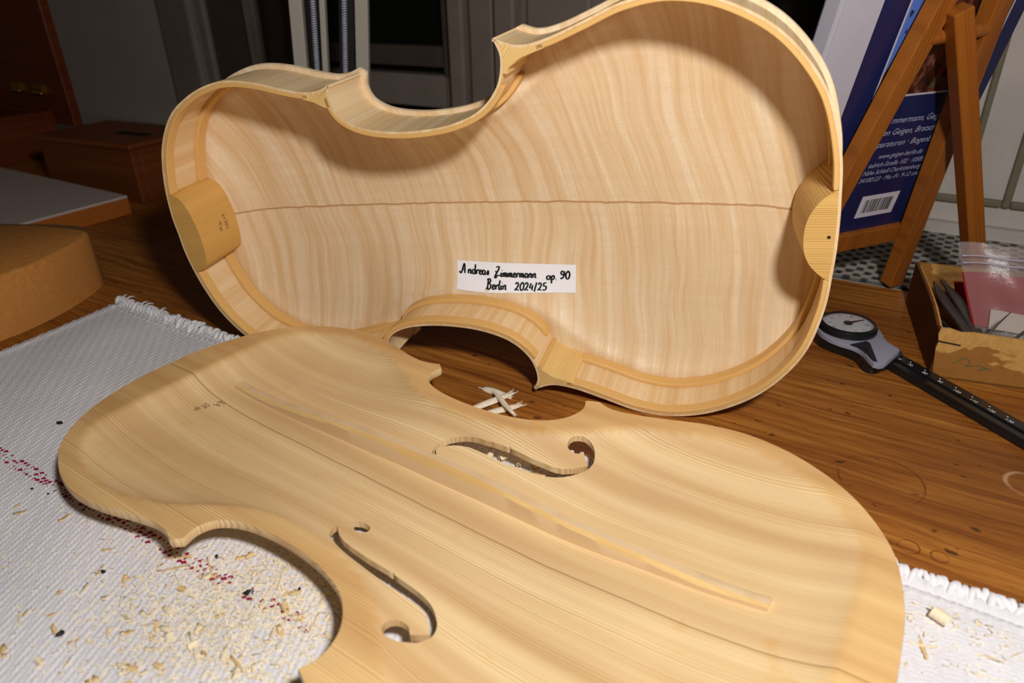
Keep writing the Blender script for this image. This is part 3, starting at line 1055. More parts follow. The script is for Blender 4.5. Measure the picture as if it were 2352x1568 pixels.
KINDS_SH = []
for k in range(8):
    KINDS_SH.append(('wood_flake', flake(RNG.uniform(3, 6.5), RNG.uniform(1.8, 3.6), RNG.uniform(-.1, .9)), 'pale curled wood flake strewn with others on the towel'))
for k in range(6):
    KINDS_SH.append(('wood_sliver', flake(RNG.uniform(6, 14), RNG.uniform(.7, 1.3), RNG.uniform(0, .8)), 'thin pale wood sliver strewn with others on the towel'))
for k in range(3):
    KINDS_SH.append(('curled_shaving', curl(RNG.uniform(.9, 1.6), RNG.uniform(2, 4), RNG.uniform(.7, 1.3)), 'small rolled wood curl strewn with others on the towel'))
SH_MESH = []
for nm, mb, lb in KINDS_SH:
    meshes = []
    for mt in (M_SH1, M_SH2):
        me = bpy.data.meshes.new(nm)
        me.from_pydata((np.array(mb.v) * MM).tolist(), [], mb.f)
        me.materials.append(mt)
        me.polygons.foreach_set('use_smooth', [True] * len(me.polygons))
        meshes.append(me)
    SH_MESH.append(meshes)


def put_shaving(k, p, rz, tilt_=0.0, mt=None, sc=1.0):
    o = bpy.data.objects.new(KINDS_SH[k][0], SH_MESH[k][(1 if RNG.random() < .3 else 0) if mt is None else mt])
    COL.objects.link(o)
    o.location = (p[0] * MM, p[1] * MM, (tz(np.array(p[:2])) + .15) * MM if len(p) < 3 else p[2] * MM)
    o.rotation_euler = (tilt_, RNG.normal() * .12, rz)
    o.scale = (sc, sc, sc)
    lb = KINDS_SH[k][2].split(' strewn')[0]
    if len(p) > 2:
        return tag(o, lb + ' seen through the far f-hole', 'wood shaving', 'shavings under the far f-hole')
    if p[0] > 60:
        return tag(o, lb + ' on the towel corner at the right', 'wood shaving', 'shavings on the right corner of the towel')
    q = np.asarray(p[:2]) - TOPX
    if 135 < q @ TU < 235 and q @ TV > -105:
        return tag(o, lb + ' in the waist curve of the violin top', 'wood shaving', 'shavings in the waist curve of the violin top')
    return tag(o, lb + ' on the open towel at the left', 'wood shaving', 'shavings on the open towel at the left')


cnt_ = 0
tries = 0
while cnt_ < 165 and tries < 6000:
    tries += 1
    r = RNG.random()
    if r < .72:
        p = np.array([-105, 182]) + RNG.normal(size=2) * [36, 24]
    elif r < .9:
        p = np.array([-150, 200]) + RNG.normal(size=2) * [45, 40]
    else:
        p = np.array([150, 170]) + RNG.normal(size=2) * [18, 14]
    e = p @ E2[:2]
    if e > 230 or under_top(p, 4.0) or p[1] < 140 or p[0] < -300:
        continue
    k = int(RNG.choice(len(SH_MESH), p=[.075] * 8 + [.055] * 6 + [.07 / 3] * 3))
    put_shaving(k, p, RNG.uniform(0, 6.3), RNG.normal() * .15, sc=RNG.uniform(.4, 1.1))
    cnt_ += 1
# shavings that show through the far f-hole, lying on the towel below
for k, (u, v) in zip((14, 0, 15, 2, 16, 5, 3), ((158, 49), (150, 52), (166, 48), (142, 54), (172, 46), (136, 57), (147, 48))):
    q = TOPX + TU * u + TV * v
    put_shaving(k, (q[0], q[1], 4.8), RNG.uniform(0, 6.3), 0, 1 if k < 14 else 0, 1.3)
# larger pieces with a look of their own, at the right
o = put_shaving(1, (133.5, 178.5), 1.0, 0, 0, 1.6)
tag(o, 'grey-white triangular wood chip on the towel at the right of the violin top', 'wood chip')
o = put_shaving(15, (146, 170.5), .6, 0, 0, 2.0)
tag(o, 'largest rolled pale shaving on the towel at the lower right', 'wood shaving')
o = put_shaving(9, (152, 158), -.75, 0, 0, 1.2)
tag(o, 'long pale splinter below the largest rolled shaving at the right', 'wood splinter')

m = MB()                                       # fine sawdust that nobody could count
for k in range(7000):
    r = RNG.random()
    p = np.array([-95, 178]) + RNG.normal(size=2) * [30, 20] if r < .78 else np.array([-140, 195]) + RNG.normal(size=2) * [55, 40]
    if r > .95:
        p = np.array([150, 172]) + RNG.normal(size=2) * [18, 14]
    if p @ E2[:2] > 230 or p[1] < 140:
        continue
    if under_top(p, 14.0):
        continue
    z = tz(p) + RNG.uniform(0, .3)
    a, L, w = RNG.uniform(0, 6.3), RNG.uniform(.25, 1.4), RNG.uniform(.1, .35)
    d, n = np.array([math.cos(a), math.sin(a)]), np.array([-math.sin(a), math.cos(a)])
    dz = RNG.normal() * .3
    q = [(*(p - d * L - n * w), z), (*(p + d * L - n * w), z + dz), (*(p + d * L + n * w), z + dz + .15), (*(p - d * L + n * w), z + .15)]
    m.add(q, [(0, 1, 2, 3)])
sd_ = m.build('sawdust', M_SH1)
tag(sd_, 'fine pale sawdust scattered over the towel beside the violin top', 'sawdust', kind='stuff')

M_COAL = plain('black_crumb', (.012, .012, .014), .6)
crm = []
for k in range(3):
    mb = MB()
    n = 7
    pr = [(.05, 0), (.8, .1), (1.0, .6), (.7, 1.1), (.1, 1.3)]
    mb.lathe(pr, n=n)
    v = np.array(mb.v) * RNG.uniform(.75, 1.25, (len(mb.v), 3)) * [1.5, .8, .8]
    me = bpy.data.meshes.new('black_crumb')
    me.from_pydata((v * MM).tolist(), [], mb.f)
    me.materials.append(M_COAL)
    crm.append(me)
for k, (x, y, sc) in enumerate(((-239, 303, 1.3), (-222, 251, .7), (-162, 199, .9), (-162, 170, 1.3), (-121, 207, .9), (-102, 188, 1.4), (-83, 189, .7), (-212, 247, .6), (-190, 236, .6), (-205, 262, .7), (-215, 300, .5))):
    o = bpy.data.objects.new('black_crumb', crm[k % 3])
    COL.objects.link(o)
    o.location = (x * MM, y * MM, (tz(np.array([x, y])) + .1) * MM)
    o.rotation_euler = (0, 0, k * 1.3)
    o.scale = (sc, sc, sc)
    tag(o, 'tiny black crumb lying on the white towel', 'crumb', 'black crumbs on the towel')

ts = NT('white_splint', .7, .2)
fbn = ts.snoise(.25, 2.5, 1, 4, .7)
ts.bump(fbn, .6, .3)
M_SPL = ts.color(ts.mix(ts.rng(fbn, .35, .7), srgb(250, 244, 228), srgb(222, 200, 160)))


def splint(p0, p1, W, z, label, fray=.3, lift=0.0):
    p0, p1 = np.array(p0, float), np.array(p1, float)
    d = p1 - p0
    L = np.linalg.norm(d)
    d /= L
    m = MB()
    n = 13
    rows = 7
    t = np.linspace(0, 1, n)
    prof = np.interp(t, [0, .12, .5, .88, 1], [.55, .9, 1, .85, .5])
    T_, B_ = [], []
    for k in range(rows):
        y = (k / (rows - 1) - .5) * W * prof + .12 * np.sin(t * 9 + k)
        x = t * L + np.where(t > .99, RNG.uniform(-.5, 2.2), 0) - np.where(t < .01, RNG.uniform(-.5, 2.2), 0)
        hgt = .5 + 1.5 * (1 - (2 * (k / (rows - 1)) - 1) ** 2) * np.sin(np.clip(t, .04, .96) * np.pi) ** .4 + RNG.uniform(-.1, .15) + lift * t
        T_.append(np.c_[x, y, hgt])
        B_.append(np.c_[x, y, .05 + 0 * x])
    v = np.vstack(T_ + B_)
    o1 = rows * n
    f = []
    for k in range(rows - 1):
        for i in range(n - 1):
            a_, b_, c_2, d_ = k * n + i, k * n + i + 1, (k + 1) * n + i + 1, (k + 1) * n + i
            f += [(a_, b_, c_2, d_), (o1 + a_, o1 + d_, o1 + c_2, o1 + b_)]
        f += [(k * n, (k + 1) * n, o1 + (k + 1) * n, o1 + k * n), (k * n + n - 1, o1 + k * n + n - 1, o1 + (k + 1) * n + n - 1, (k + 1) * n + n - 1)]
    for i in range(n - 1):
        f += [(i, o1 + i, o1 + i + 1, i + 1), ((rows - 1) * n + i, (rows - 1) * n + i + 1, o1 + (rows - 1) * n + i + 1, o1 + (rows - 1) * n + i)]
    m.add(v, f)
    for k in range(6):        # loose fibres at the ends
        e = L if k % 2 else 0
        dr = 1 if k % 2 else -1
        y0 = RNG.uniform(-.4, .4) * W
        m.tube([(e - dr * 2, y0 * .8, .8), (e + dr * 1.2, y0, 1.0), (e + dr * RNG.uniform(2, 3.5), y0 * 1.4 + RNG.normal() * .5, 1.2 + RNG.uniform(0, .8))], [.3, .22, .08], 5)
    o = m.build('white_splint', M_SPL, None, True)
    o.matrix_world = frame((p0[0], p0[1], z), (d[0], d[1], 0), (-d[1], d[0], 0), EZ)
    return tag(o, label, 'wood splint', 'frayed white splints on the bench')


splint((-19, 337.5), (-5, 327.5), 6.2, 0, 'white frayed splint at the back of the little heap on the bench')
splint((-27, 312), (-3, 329.5), 5.0, 1.6, 'longest white splint crossing the little heap on the bench')
splint((-19, 310.5), (1, 319), 5.0, .3, 'white splint with split end pointing right in the little heap')
splint((-12.5, 326), (-2.5, 305), 3.0, 3.6, 'narrow white splint lying on top of the little heap')

# ---------------------------------------------------------------- text as flat print
def text_mesh(name, s, size, mat, parent, m4, shear=0.0, width=None, align='LEFT'):
    cu = bpy.data.curves.new(name, 'FONT')
    cu.body = s
    cu.size = size * MM
    cu.shear = shear
    cu.align_x = align
    tmp = bpy.data.objects.new(name, cu)
    COL.objects.link(tmp)
    dg = bpy.context.evaluated_depsgraph_get()
    me = bpy.data.meshes.new_from_object(tmp.evaluated_get(dg))
    bpy.data.objects.remove(tmp)
    bpy.data.curves.remove(cu)
    if width:
        xs = [v.co.x for v in me.vertices]
        k = width * MM / max(1e-9, max(xs) - min(xs))
        for v in me.vertices:
            v.co.x *= k
    me.materials.clear()
    me.materials.append(mat)
    o = bpy.data.objects.new(name, me)
    COL.objects.link(o)
    o.parent = parent
    o.matrix_local = m4
    return o

# ---------------------------------------------------------------- dial caliper
M_BLACKP = plain('black_plastic', (.010, .011, .012), .22, .5)
M_GREYP = plain('grey_plastic', srgb(150, 148, 164), .4, .4)
M_DARKP = plain('dark_grip_rubber', srgb(38, 38, 46), .5, .3)
M_DIAL = plain('white_dial', srgb(240, 238, 242), .5, .3)
M_PRINT = plain('white_print', srgb(235, 238, 240), .6, .2)
M_DPRINT = plain('dark_print', srgb(60, 60, 70), .6, .2)
tcr = NT('clear_crystal', .03, .5)
tcr.b.inputs['Transmission Weight'].default_value = 1.0
tcr.b.inputs['IOR'].default_value = 1.3
M_CRYS = tcr.color((1, 1, 1))
cal = thing('dial_caliper', 'black and grey plastic dial caliper lying on the bench beside the violin body', 'caliper',
            frame((221.03, 360.23, 0), (.339168, -.940726, 0), (.940726, .339168, 0), EZ))
bm = MB()
bm.prism([(-72, -9.5), (175, -9.5), (175, 4.6), (-72, 4.6)], .3, 3.6)
bevel(bm.build('beam', M_BLACKP, cal), .5)
for y0, y1 in ((-9.5, -6.2), (-2.6, 4.6)):
    bevel(MB().prism([(-72, y0), (175, y0), (175, y1), (-72, y1)], 3.6, 5.2).build('beam_rail', M_BLACKP, cal), .4)
bevel(MB().prism([(-70, -5.8), (173, -5.8), (173, -3.0), (-70, -3.0)], 3.6, 4.2).build('depth_rod', M_BLACKP, cal), .2)
base_pts = np.array([(-50, -2), (-47, -16), (-40, -23), (-32, -25.5), (-23.5, -24), (-14.3, -20.5), (-7.7, -20), (-3, -22.2), (1.5, -23.4), (5.4, -22.4), (7, -19), (6, -13.6), (3, 3), (-8, 5), (-16, 8), (-24, 11), (-36, 12.5), (-45, 8)], float)
MB().prism(crom(close(base_pts), 4)[:-1], .3, 6.5).build('slider_base', M_BLACKP, cal, True, 40)
grey_pts = np.array([(-49, -4), (-46, -16), (-39, -23.5), (-31, -26), (-24, -26), (-17.5, -24), (-12, -20.8), (-7.5, -20), (-3.5, -20.5), (0, -22), (4.8, -24), (8.6, -25), (11, -23.5), (11.5, -20.5), (9.8, -16), (3.2, -1.2), (1.8, 1.2), (-.6, 2.4), (-8.2, 2.6), (-14, 5.2), (-18, 8), (-26, 12), (-36, 12.5), (-45, 7)], float)
MB().prism(grey_pts, 6.5, 9.4, .9).build('slider_cover', M_GREYP, cal, True, 40)
gp = np.array([(-13.4, -21.2), (-13.0, -9.2), (-9.6, -9.8), (8.2, -22.2), (7.2, -23.6), (4.4, -23.0), (0, -21.2), (-4, -19.8), (-8.6, -19.6)], float)
grip = MB().prism(gp, 9.3, 10.0, .2).build('thumb_grip', M_DARKP, cal)
for k in range(7):
    a, b = np.array([-12.6 + k * 1.3, -10.5 - k * 1.2]), np.array([-10 + k * 2.1, -20.0 - k * .35])
    MB().bar((*a, 10.1), (*b, 10.1), .5, .5, (1, 0, 0)).build('ridge', M_DARKP, grip)
DC = (-31.5, -6.8)
MB().lathe([(16.6, 6.5), (17.0, 8.0), (17.0, 11.6), (16.2, 13.4), (14.8, 13.8), (14.4, 12.2)], (*DC, 0), 64).build('bezel', M_BLACKP, cal, True, 30)
dial = MB().lathe([(14.5, 11.9), (14.5, 12.25)], (*DC, 0), 64).build('dial_face', M_DIAL, cal)
tk = MB()
for k in range(100):
    a = 2 * math.pi * k / 100
    r0 = 12.4 if k % 10 == 0 else (12.9 if k % 5 == 0 else 13.3)
    d = np.array([math.cos(a), math.sin(a), 0])
    c = np.array([*DC, 12.3])
    tk.obox(c + d * (r0 + 14.0) / 2, d * (14.0 - r0) / 2, np.array([-d[1], d[0], 0]) * .09, (0, 0, .03))
tk.build('dial_scale', M_DPRINT, dial)['kind'] = 'stuff'
for k in range(10):
    a = math.radians(55 - 36 * k)
    x, y = DC[0] + 10.6 * math.cos(a), DC[1] + 10.6 * math.sin(a)
    # digits stand upright for a reader at the beam's lower side
    up_ = np.array([math.cos(a), math.sin(a), 0])
    rt = np.array([up_[1], -up_[0], 0])
    text_mesh('dial_digit', str(k), 3.6, M_DPRINT, dial, frame((x - up_[0], y - up_[1], 12.34), rt, up_, EZ), align='CENTER')
nd = MB()
nd.lathe([(2.6, 12.6), (2.6, 13.0), (2.0, 13.2)], (*DC, 0), 24)
tip = np.array([-31, 5.6])
tv = (tip - np.array(DC)) / np.linalg.norm(tip - np.array(DC))
tn_ = np.array([-tv[1], tv[0]])
nd.prism([np.array(DC) + tn_ * 1.0, np.array(DC) + tv * 12 + tn_ * .15, np.array(DC) + tv * 12 - tn_ * .15, np.array(DC) - tn_ * 1.0], 12.7, 13.0)
nd.build('needle', M_DARKP, cal)
MB().lathe([(15.2, 13.75), (14.9, 14.1), (8, 14.35), (0.01, 14.4)], (*DC, 0), 64).build('crystal', M_CRYS, cal, True, 40)
for k in range(12):
    n = 60 + 10 * k
    MB().obox((10 * k + .1 if k else 1.9, 1.6, 5.25), (.35, 0, 0), (0, .35, 0), (0, 0, .04)).build('scale_mark', M_PRINT, cal)
    text_mesh('scale_number', str(n), 2.9, M_PRINT, cal, frame(((10 * k if k else 1.9) + .9, -1.9, 5.26), (1, 0, 0), (0, 1, 0), EZ))
MB().prism([(-72, -9), (-61, -9), (-61, -40), (-64, -46), (-72, -46)], .3, 3.4).build('jaw', M_BLACKP, cal)

# ---------------------------------------------------------------- cardboard box with its contents
tcb = NT('aged_cardboard', .75, .2)
st_n = tcb.snoise(.03, .03, .06, 3, .5)
fib = tcb.snoise(.3, .3, .3, 3, .6)
c_ = tcb.mix(tcb.rng(fib, .3, .7), srgb(186, 138, 70), srgb(206, 160, 92))
xx, yy, zz, _ = tcb.xyz()
low = tcb.math('ADD', tcb.rng(zz, 3, 26, .26, 0), st_n)
c_ = tcb.mix(tcb.rng(low, .60, .62, 0, .75), c_, srgb(138, 82, 28))
M_CARD = tcb.color(c_)
M_CARDB = plain('brown_box_side', srgb(112, 66, 32), .7, .2, noise=.15)
BL = np.array([.340136, .940376, 0])
BF = np.array([.940376, -.340136, 0])
cbox = thing('cardboard_box', 'small worn cardboard tray with torn corners at the right edge', 'box', frame((235, 343, 0), BF, BL, EZ))
bx_l = 120.0
w = 1.6
# front wall with a torn upper left corner
fp = [(0, 0), (bx_l, 0), (bx_l, 29.5), (60, 29), (30, 29.6), (14, 30.2), (8, 29.4), (2, 31), (-2.4, 30.6), (-2.9, 27), (-1.8, 22.5), (-2.2, 18)]
def wall_xz(name, pts, y0, y1, mat):
    mb = MB().prism(pts, 0, 1)
    v = np.array(mb.v)
    v = np.c_[v[:, 0], np.where(v[:, 2] > .5, y0, y1), v[:, 1]]
    return mesh(name, v, mb.f, mat, cbox)
front = wall_xz('front_wall', fp, 0, w, M_CARD)
wall_xz('back_wall', [(0, 0), (bx_l, 0), (bx_l, 29), (0, 30)], 106, 106 + w, M_CARD)
mb = MB().prism([(w, 0), (106, 0), (107, 30), (60, 30.4), (34, 29.4), (22, 27.5), (14, 26.2), (7, 27.5), (w, 28)], 0, 1)
v = np.array(mb.v)
mesh('left_wall', np.c_[np.where(v[:, 2] > .5, -1.4, .2), v[:, 0], v[:, 1]], mb.f, M_CARDB, cbox)
mesh('left_wall_liner', np.c_[np.where(v[:, 2] > .5, .25, 1.3), v[:, 0], v[:, 1] * .995], mb.f, M_CARD, cbox)
MB().box((0, 0, 0.2), (bx_l, 106, 1.6)).build('box_floor', M_CARD, cbox)
MB().bar((-2, -.25, 23), (9, -.25, 22), .7, .5, (0, 0, 1)).build('cut_line', plain('dark_cut', (.05, .03, .015), .9), cbox)
gl = crom(np.array([(8, 10.2), (13, 14.6), (16, 12.0), (14.5, 9.6), (18, 10.6), (22, 11.0), (24.5, 9.2), (21, 8.6), (24, 10.4), (27, 9.2)]), 6)
ribbons([gl], .35, lambda q: np.c_[q[:, 0], np.full(len(q), -.12), q[:, 1]]).build('green_scribble', plain('green_ink', srgb(56, 96, 70), .7), cbox)
M_STEEL = plain('dark_steel', srgb(96, 88, 82), .4, .5, metal=.6)
BM4 = frame((235, 343, 0), BF, BL, EZ)


def in_box(name, mb, mat, label, cat, smooth=False, group=None):
    o = mb.build(name, mat, None, smooth, 40 if smooth else None)
    o.matrix_world = BM4
    return tag(o, label, cat, group)


for k, (a, b, c2) in enumerate((((7, 84, 25), (10.5, 60, 22), (27, 14, 7)), ((11, 84, 26.5), (17, 58, 24), (31, 16, 8)))):
    q = crom(np.array([a, b, ((b[0] + c2[0]) / 2, (b[1] + c2[1]) / 2 + 2, 16), c2], float), 6)
    mb = MB()
    wd = np.interp(np.linspace(0, 1, len(q)), [0, .25, .7, 1], [1.0, 5.5, 6.0, 4.0])
    for i in range(len(q) - 1):
        t = q[i + 1] - q[i]
        sd3 = np.cross(t, (0, 0, 1))
        sd3 /= np.linalg.norm(sd3)
        mb.add([q[i] - sd3 * wd[i] / 2, q[i] + sd3 * wd[i] / 2, q[i + 1] + sd3 * wd[i + 1] / 2, q[i + 1] - sd3 * wd[i + 1] / 2,
                q[i] - sd3 * wd[i] / 2 + (0, 0, 1.5), q[i] + sd3 * wd[i] / 2 + (0, 0, 1.5), q[i + 1] + sd3 * wd[i + 1] / 2 + (0, 0, 1.5), q[i + 1] - sd3 * wd[i + 1] / 2 + (0, 0, 1.5)],
               [(0, 3, 2, 1), (4, 5, 6, 7), (0, 1, 5, 4), (1, 2, 6, 5), (2, 3, 7, 6), (3, 0, 4, 7)])
    if k == 0:
        tweez = thing('tweezers', 'dark steel tweezers leaning in the cardboard tray', 'tweezers', BM4)
    mb.build('tweezer_arm', M_STEEL, tweez)
mb = MB().prism([(14.5, 0), (60, 0), (60, 28), (16.5, 25.6)], 0, 1)
v = np.array(mb.v)
v = np.c_[v[:, 0] + (v[:, 1] < 5) * 12, 84 + v[:, 2] * 1.2 - v[:, 1] * .25, v[:, 1] + 4]
o = mesh('red_card', v, mb.f, plain('red_card', srgb(186, 26, 28), .5))
o.matrix_world = BM4
tag(o, 'bright red card sticking out beside the plastic bag', 'card')
# ring shaped bit and pale stub
o = in_box('wooden_stub', MB().tube([(16, 72, 8), (24, 52, 7)], [5, 6], 14), plain('tan_wood_stub', srgb(196, 140, 84), .6), 'tan wooden stub in the tray behind the tweezers', 'wood piece', True)
o = in_box('black_cap', MB().tube([(9, 66, 6), (14, 50, 6)], [4.5, 5], 14), M_BLACKP, 'black cap under the tweezers in the tray', 'plug', True)  # a black cap, drawn as a short plain cylinder
o = in_box('paper_slip', MB().obox((15, 32, 9), (5, 0, 1), (0, 8, 2), (0, 0, .2)), plain('bluish_slip', srgb(190, 206, 224), .6), 'small bluish paper slip in the near corner of the tray', 'paper')
# zip bag: two thin sheets holding a red packet
tb = NT('clear_plastic', .25, .5)
tb.b.inputs['Transmission Weight'].default_value = .0
tb.b.inputs['Alpha'].default_value = .13
wr_ = tb.snoise(.12, .12, .2, 4, .6)
tb.bump(wr_, .5, 1.0)
M_BAG = tb.color(srgb(196, 178, 176))
bag = thing('zip_bag', 'clear plastic zip bag holding a red packet in the cardboard tray', 'bag', BM4)


def bag_pt(x, z, y=0.0):
    """leaning sheet of the bag: x along the tray front, z up"""
    lean = 34 + .42 * (z - 5)
    return np.c_[x, lean + y + 1.6 * np.sin(x * .19 + z * .07) + 1.0 * np.sin(z * .22 + x * .05), z]


def sheet(name, fx0, x1, z0, z1, y, mat, parent, n=22, kz=16):
    X, Zg = np.meshgrid(np.linspace(0, 1, n), np.linspace(z0, z1, kz))
    x = fx0(Zg) * (1 - X) + x1 * X
    v = bag_pt(x.ravel(), Zg.ravel(), y)
    f = [(j * n + i, j * n + i + 1, (j + 1) * n + i + 1, (j + 1) * n + i) for j in range(kz - 1) for i in range(n - 1)]
    vb = v + [0, .25, 0]
    N = len(v)
    return mesh(name, np.vstack([v, vb]), f + [tuple(i + N for i in q[::-1]) for q in f], mat, parent, True)


lx = lambda z: np.interp(z, [3, 14, 53, 63], [29.5, 25.4, 10.4, 7.6])
sheet('front_sheet', lx, 95, 3, 62, 0, M_BAG, bag)
sheet('back_sheet', lx, 95, 3, 60, 5, M_BAG, bag)
M_ZIP = plain('zip_strip', srgb(176, 164, 178), .35, .5)
for z_ in (51.5, 55.0):
    xs = np.linspace(11.5 - (z_ - 51.5) * .25, 95, 30)
    MB().tube(bag_pt(xs, np.full(30, z_), -.4), .55, 6).build('zip_seal', M_ZIP, bag, True)
lx2 = lambda z: np.interp(z, [10, 44], [26, 13])
rp = sheet('red_packet', lx2, 92, 17, 46, 2.2, plain('red_packet', srgb(150, 30, 32), .5), bag)
sheet('white_tag', lambda z: 31 + 0 * z, 60, 17, 27, -1.2, plain('tag_paper', srgb(180, 166, 156), .7), bag, 8, 6)
for k, (a, b) in enumerate((((22, 12, 20), (34, 22, 36)), ((34, 10, 22), (52, 20, 38)))):
    in_box('steel_needle', MB().tube([a, ((a[0] + b[0]) / 2, (a[1] + b[1]) / 2, (a[2] + b[2]) / 2 + 1.5), b], [.8, .6, .25], 8), M_STEEL,
           ('left' if k == 0 else 'right') + ' one of two thin steel needles before the plastic bag', 'needle', True, 'steel needles in the tray')

# ---------------------------------------------------------------- patterned cloth on the sill
tc_ = NT('patterned_cloth', .9, .1)
cx0, cy0, cz0, _ = tc_.xyz()
rowf = tc_.math('FLOOR', tc_.math('DIVIDE', cy0, 7.0))
xs_ = tc_.math('ADD', cx0, tc_.math('MULTIPLY', rowf, 6.3))
dash = tc_.math('MULTIPLY', tc_.math('SINE', tc_.math('MULTIPLY', xs_, 2 * math.pi / 13.0)), tc_.math('SINE', tc_.math('MULTIPLY', cy0, math.pi / 3.5)))
nz_ = tc_.snoise(.2, .3, 0, 3)
dash = tc_.math('ADD', dash, tc_.math('MULTIPLY_ADD', nz_, 1.6, -.8))
M_CLOTH = tc_.color(tc_.mix(tc_.rng(dash, .1, .3), srgb(176, 170, 160), srgb(26, 30, 30)))
ss, ee = np.arange(-190, 300, 5.0), np.arange(544.5, 690, 3.0)
Sg, Eg = np.meshgrid(ss, ee)
Zg = 1.4 + .35 * np.sin(Sg * .05 + Eg * .03) + .25 * np.sin(Eg * .11)
v = np.stack([Sg, Eg, Zg], -1).reshape(-1, 3)
n1, n2 = len(ss), len(ee)
f = [(j * n1 + i, j * n1 + i + 1, (j + 1) * n1 + i + 1, (j + 1) * n1 + i) for j in range(n2 - 1) for i in range(n1 - 1)]
v2 = v - [0, 0, 1.4]
N = len(v)
cl_ = mesh('patterned_cloth', np.vstack([v, v2]), f + [tuple(i + N for i in q[::-1]) for q in f], M_CLOTH, None, True)
cl_.matrix_world = frame((0, 0, 0), E1, E2, EZ)
tag(cl_, 'black and white patterned cloth on the sill under the easel', 'cloth')

# ---------------------------------------------------------------- small wooden easel seen from behind, and the book on it
M_EASEL = wood('easel_pine', srgb(166, 98, 34), srgb(106, 52, 14), ring_axis=0, fibre_axis=1, spacing=4.0, amount=.6, tone=.5, rough=.4)
EB = np.array([.919083, .394065, 0])
EW = np.array([.084669, -.197476, .976644])
EN = np.array([.384861, -.897617, -.214862])        # towards us
EO = np.array([178.70, 432.0, 2.7])
easel = thing('table_easel', 'small orange-brown wooden easel seen from behind on the sill', 'easel', frame(EO, EB, EW, EN))
def leg(a0, k, c0, c1, wd=12, d0=-4.8, d1=4.8):
    h = wd / 2
    pts = [(a0 + k * c0 - h, c0), (a0 + k * c0 + h, c0 - .5), (a0 + k * c1 + h, c1), (a0 + k * c1 - h, c1)]
    return bevel(MB().prism(pts, d0, d1).build('leg', M_EASEL, easel), .6)
leg(-4.5, .187, 0, 322)
leg(103.0, -.145, 0, 322, 12.5)
bevel(MB().box((-6, 34, -28), (106, 47, -4.8)).build('ledge', M_EASEL, easel), .6)
bevel(MB().box((-6, 47, -28), (106, 54, -25)).build('ledge_lip', M_EASEL, easel), .6)
bevel(MB().box((26, 296, -5), (76, 318, 5)).build('cross_bar', M_EASEL, easel), .6)
MB().tube([(30, 174, 1.5), (74, 177, 1.5)], 4.0, 16).build('dowel', M_EASEL, easel, True, 40)
w2l = frame(EO, EB, EW, EN).inverted()
L_ = lambda p: np.array(w2l @ Vector([c * MM for c in p])) / MM
pt, pf = L_((231.7, 402.5, 187)), L_((321, 449.5, 4.2))
py_ax = (pt - pf) / np.linalg.norm(pt - pf)
px_ax = np.array([1, 0, .25])
px_ax = px_ax - py_ax * (px_ax @ py_ax)
px_ax /= np.linalg.norm(px_ax)
pz_ax = np.cross(px_ax, py_ax)
plen = np.linalg.norm(pt - pf)
prop = MB().box((-5.5, 0, -5), (5.5, plen, 5)).build('prop_leg', M_EASEL, easel)
prop.matrix_local = frame(pf, px_ax, py_ax, pz_ax)
bevel(prop, .6)

tbk = NT('book_cover_blue', .3, .45)
M_BLUE = tbk.color(tbk.mix(tbk.rng(tbk.snoise(.02, .02, 0, 2), .3, .7), srgb(24, 30, 74), srgb(32, 38, 86)))
M_BWHITE = plain('book_cover_white', srgb(196, 192, 202), .35, .4, noise=.03)
M_PAGES = plain('book_pages', srgb(196, 190, 186), .8, .2)
BO = EO - np.array([.394065, -.919083, 0]) * 9.0
book = thing('book', 'blue book with a white band, photograph and barcode standing on the easel', 'book', frame(BO, EB, EW, EN))
MB().box((-27.5, 50.2, -9.5), (114.3, 259, -1.0)).build('page_block', M_PAGES, book)
MB().box((1.2, 49, -1.0), (115.5, 260.5, 0)).build('back_cover', M_BLUE, book)
MB().box((-25.5, 49, -1.0), (1.2, 260.5, 0)).build('white_band', M_BWHITE, book)
MB().box((-28.8, 49, -10.5), (-26.2, 260.5, -.6)).build('spine', M_BWHITE, book)
MB().box((-28.8, 49, -10.5), (115.5, 260.5, -9.6)).build('front_cover', M_BLUE, book)
tp = NT('book_photograph', .3, .4)
px_, py_, pz_, _ = tp.xyz()
n_a = tp.noise(tp.comb(tp.math('MULTIPLY', px_, .06), tp.math('MULTIPLY', py_, .05), 0.0), 1.0, 4, .6)
n_b = tp.noise(tp.comb(tp.math('MULTIPLY', px_, .14), tp.math('MULTIPLY', py_, .09), 4.0), 1.0, 3, .6)
n_c = tp.noise(tp.comb(tp.math('MULTIPLY', px_, .05), tp.math('MULTIPLY', py_, .1), 8.0), 1.0, 3, .6)
sky = tp.math('ADD', tp.math('MULTIPLY_ADD', px_, -.03, tp.math('MULTIPLY', py_, .022)), tp.math('MULTIPLY', n_a, .8))
cp = tp.ramp(n_b, [(.3, srgb(26, 14, 10)), (.5, srgb(70, 30, 18)), (.62, srgb(120, 66, 48)), (.75, srgb(164, 110, 110))])
cp = tp.mix(tp.rng(n_c, .58, .64, 0, .7), cp, srgb(92, 96, 66))
cp = tp.mix(tp.rng(sky, 3.05, 3.15), cp, srgb(92, 124, 206))
cp = tp.mix(tp.math('MULTIPLY', tp.rng(n_b, .62, .66), tp.rng(sky, 3.05, 3.15)), cp, srgb(46, 52, 66))
M_PHOTO = tp.color(cp)
ph = MB().box((20.3, 140, 0), (104, 252, .12)).build('photograph_border', M_BWHITE, book)
MB().box((21.6, 141.3, .12), (102.7, 250.7, .2)).build('photograph', M_PHOTO, ph)
M_TXT = plain('book_print', srgb(176, 178, 204), .6, .2)
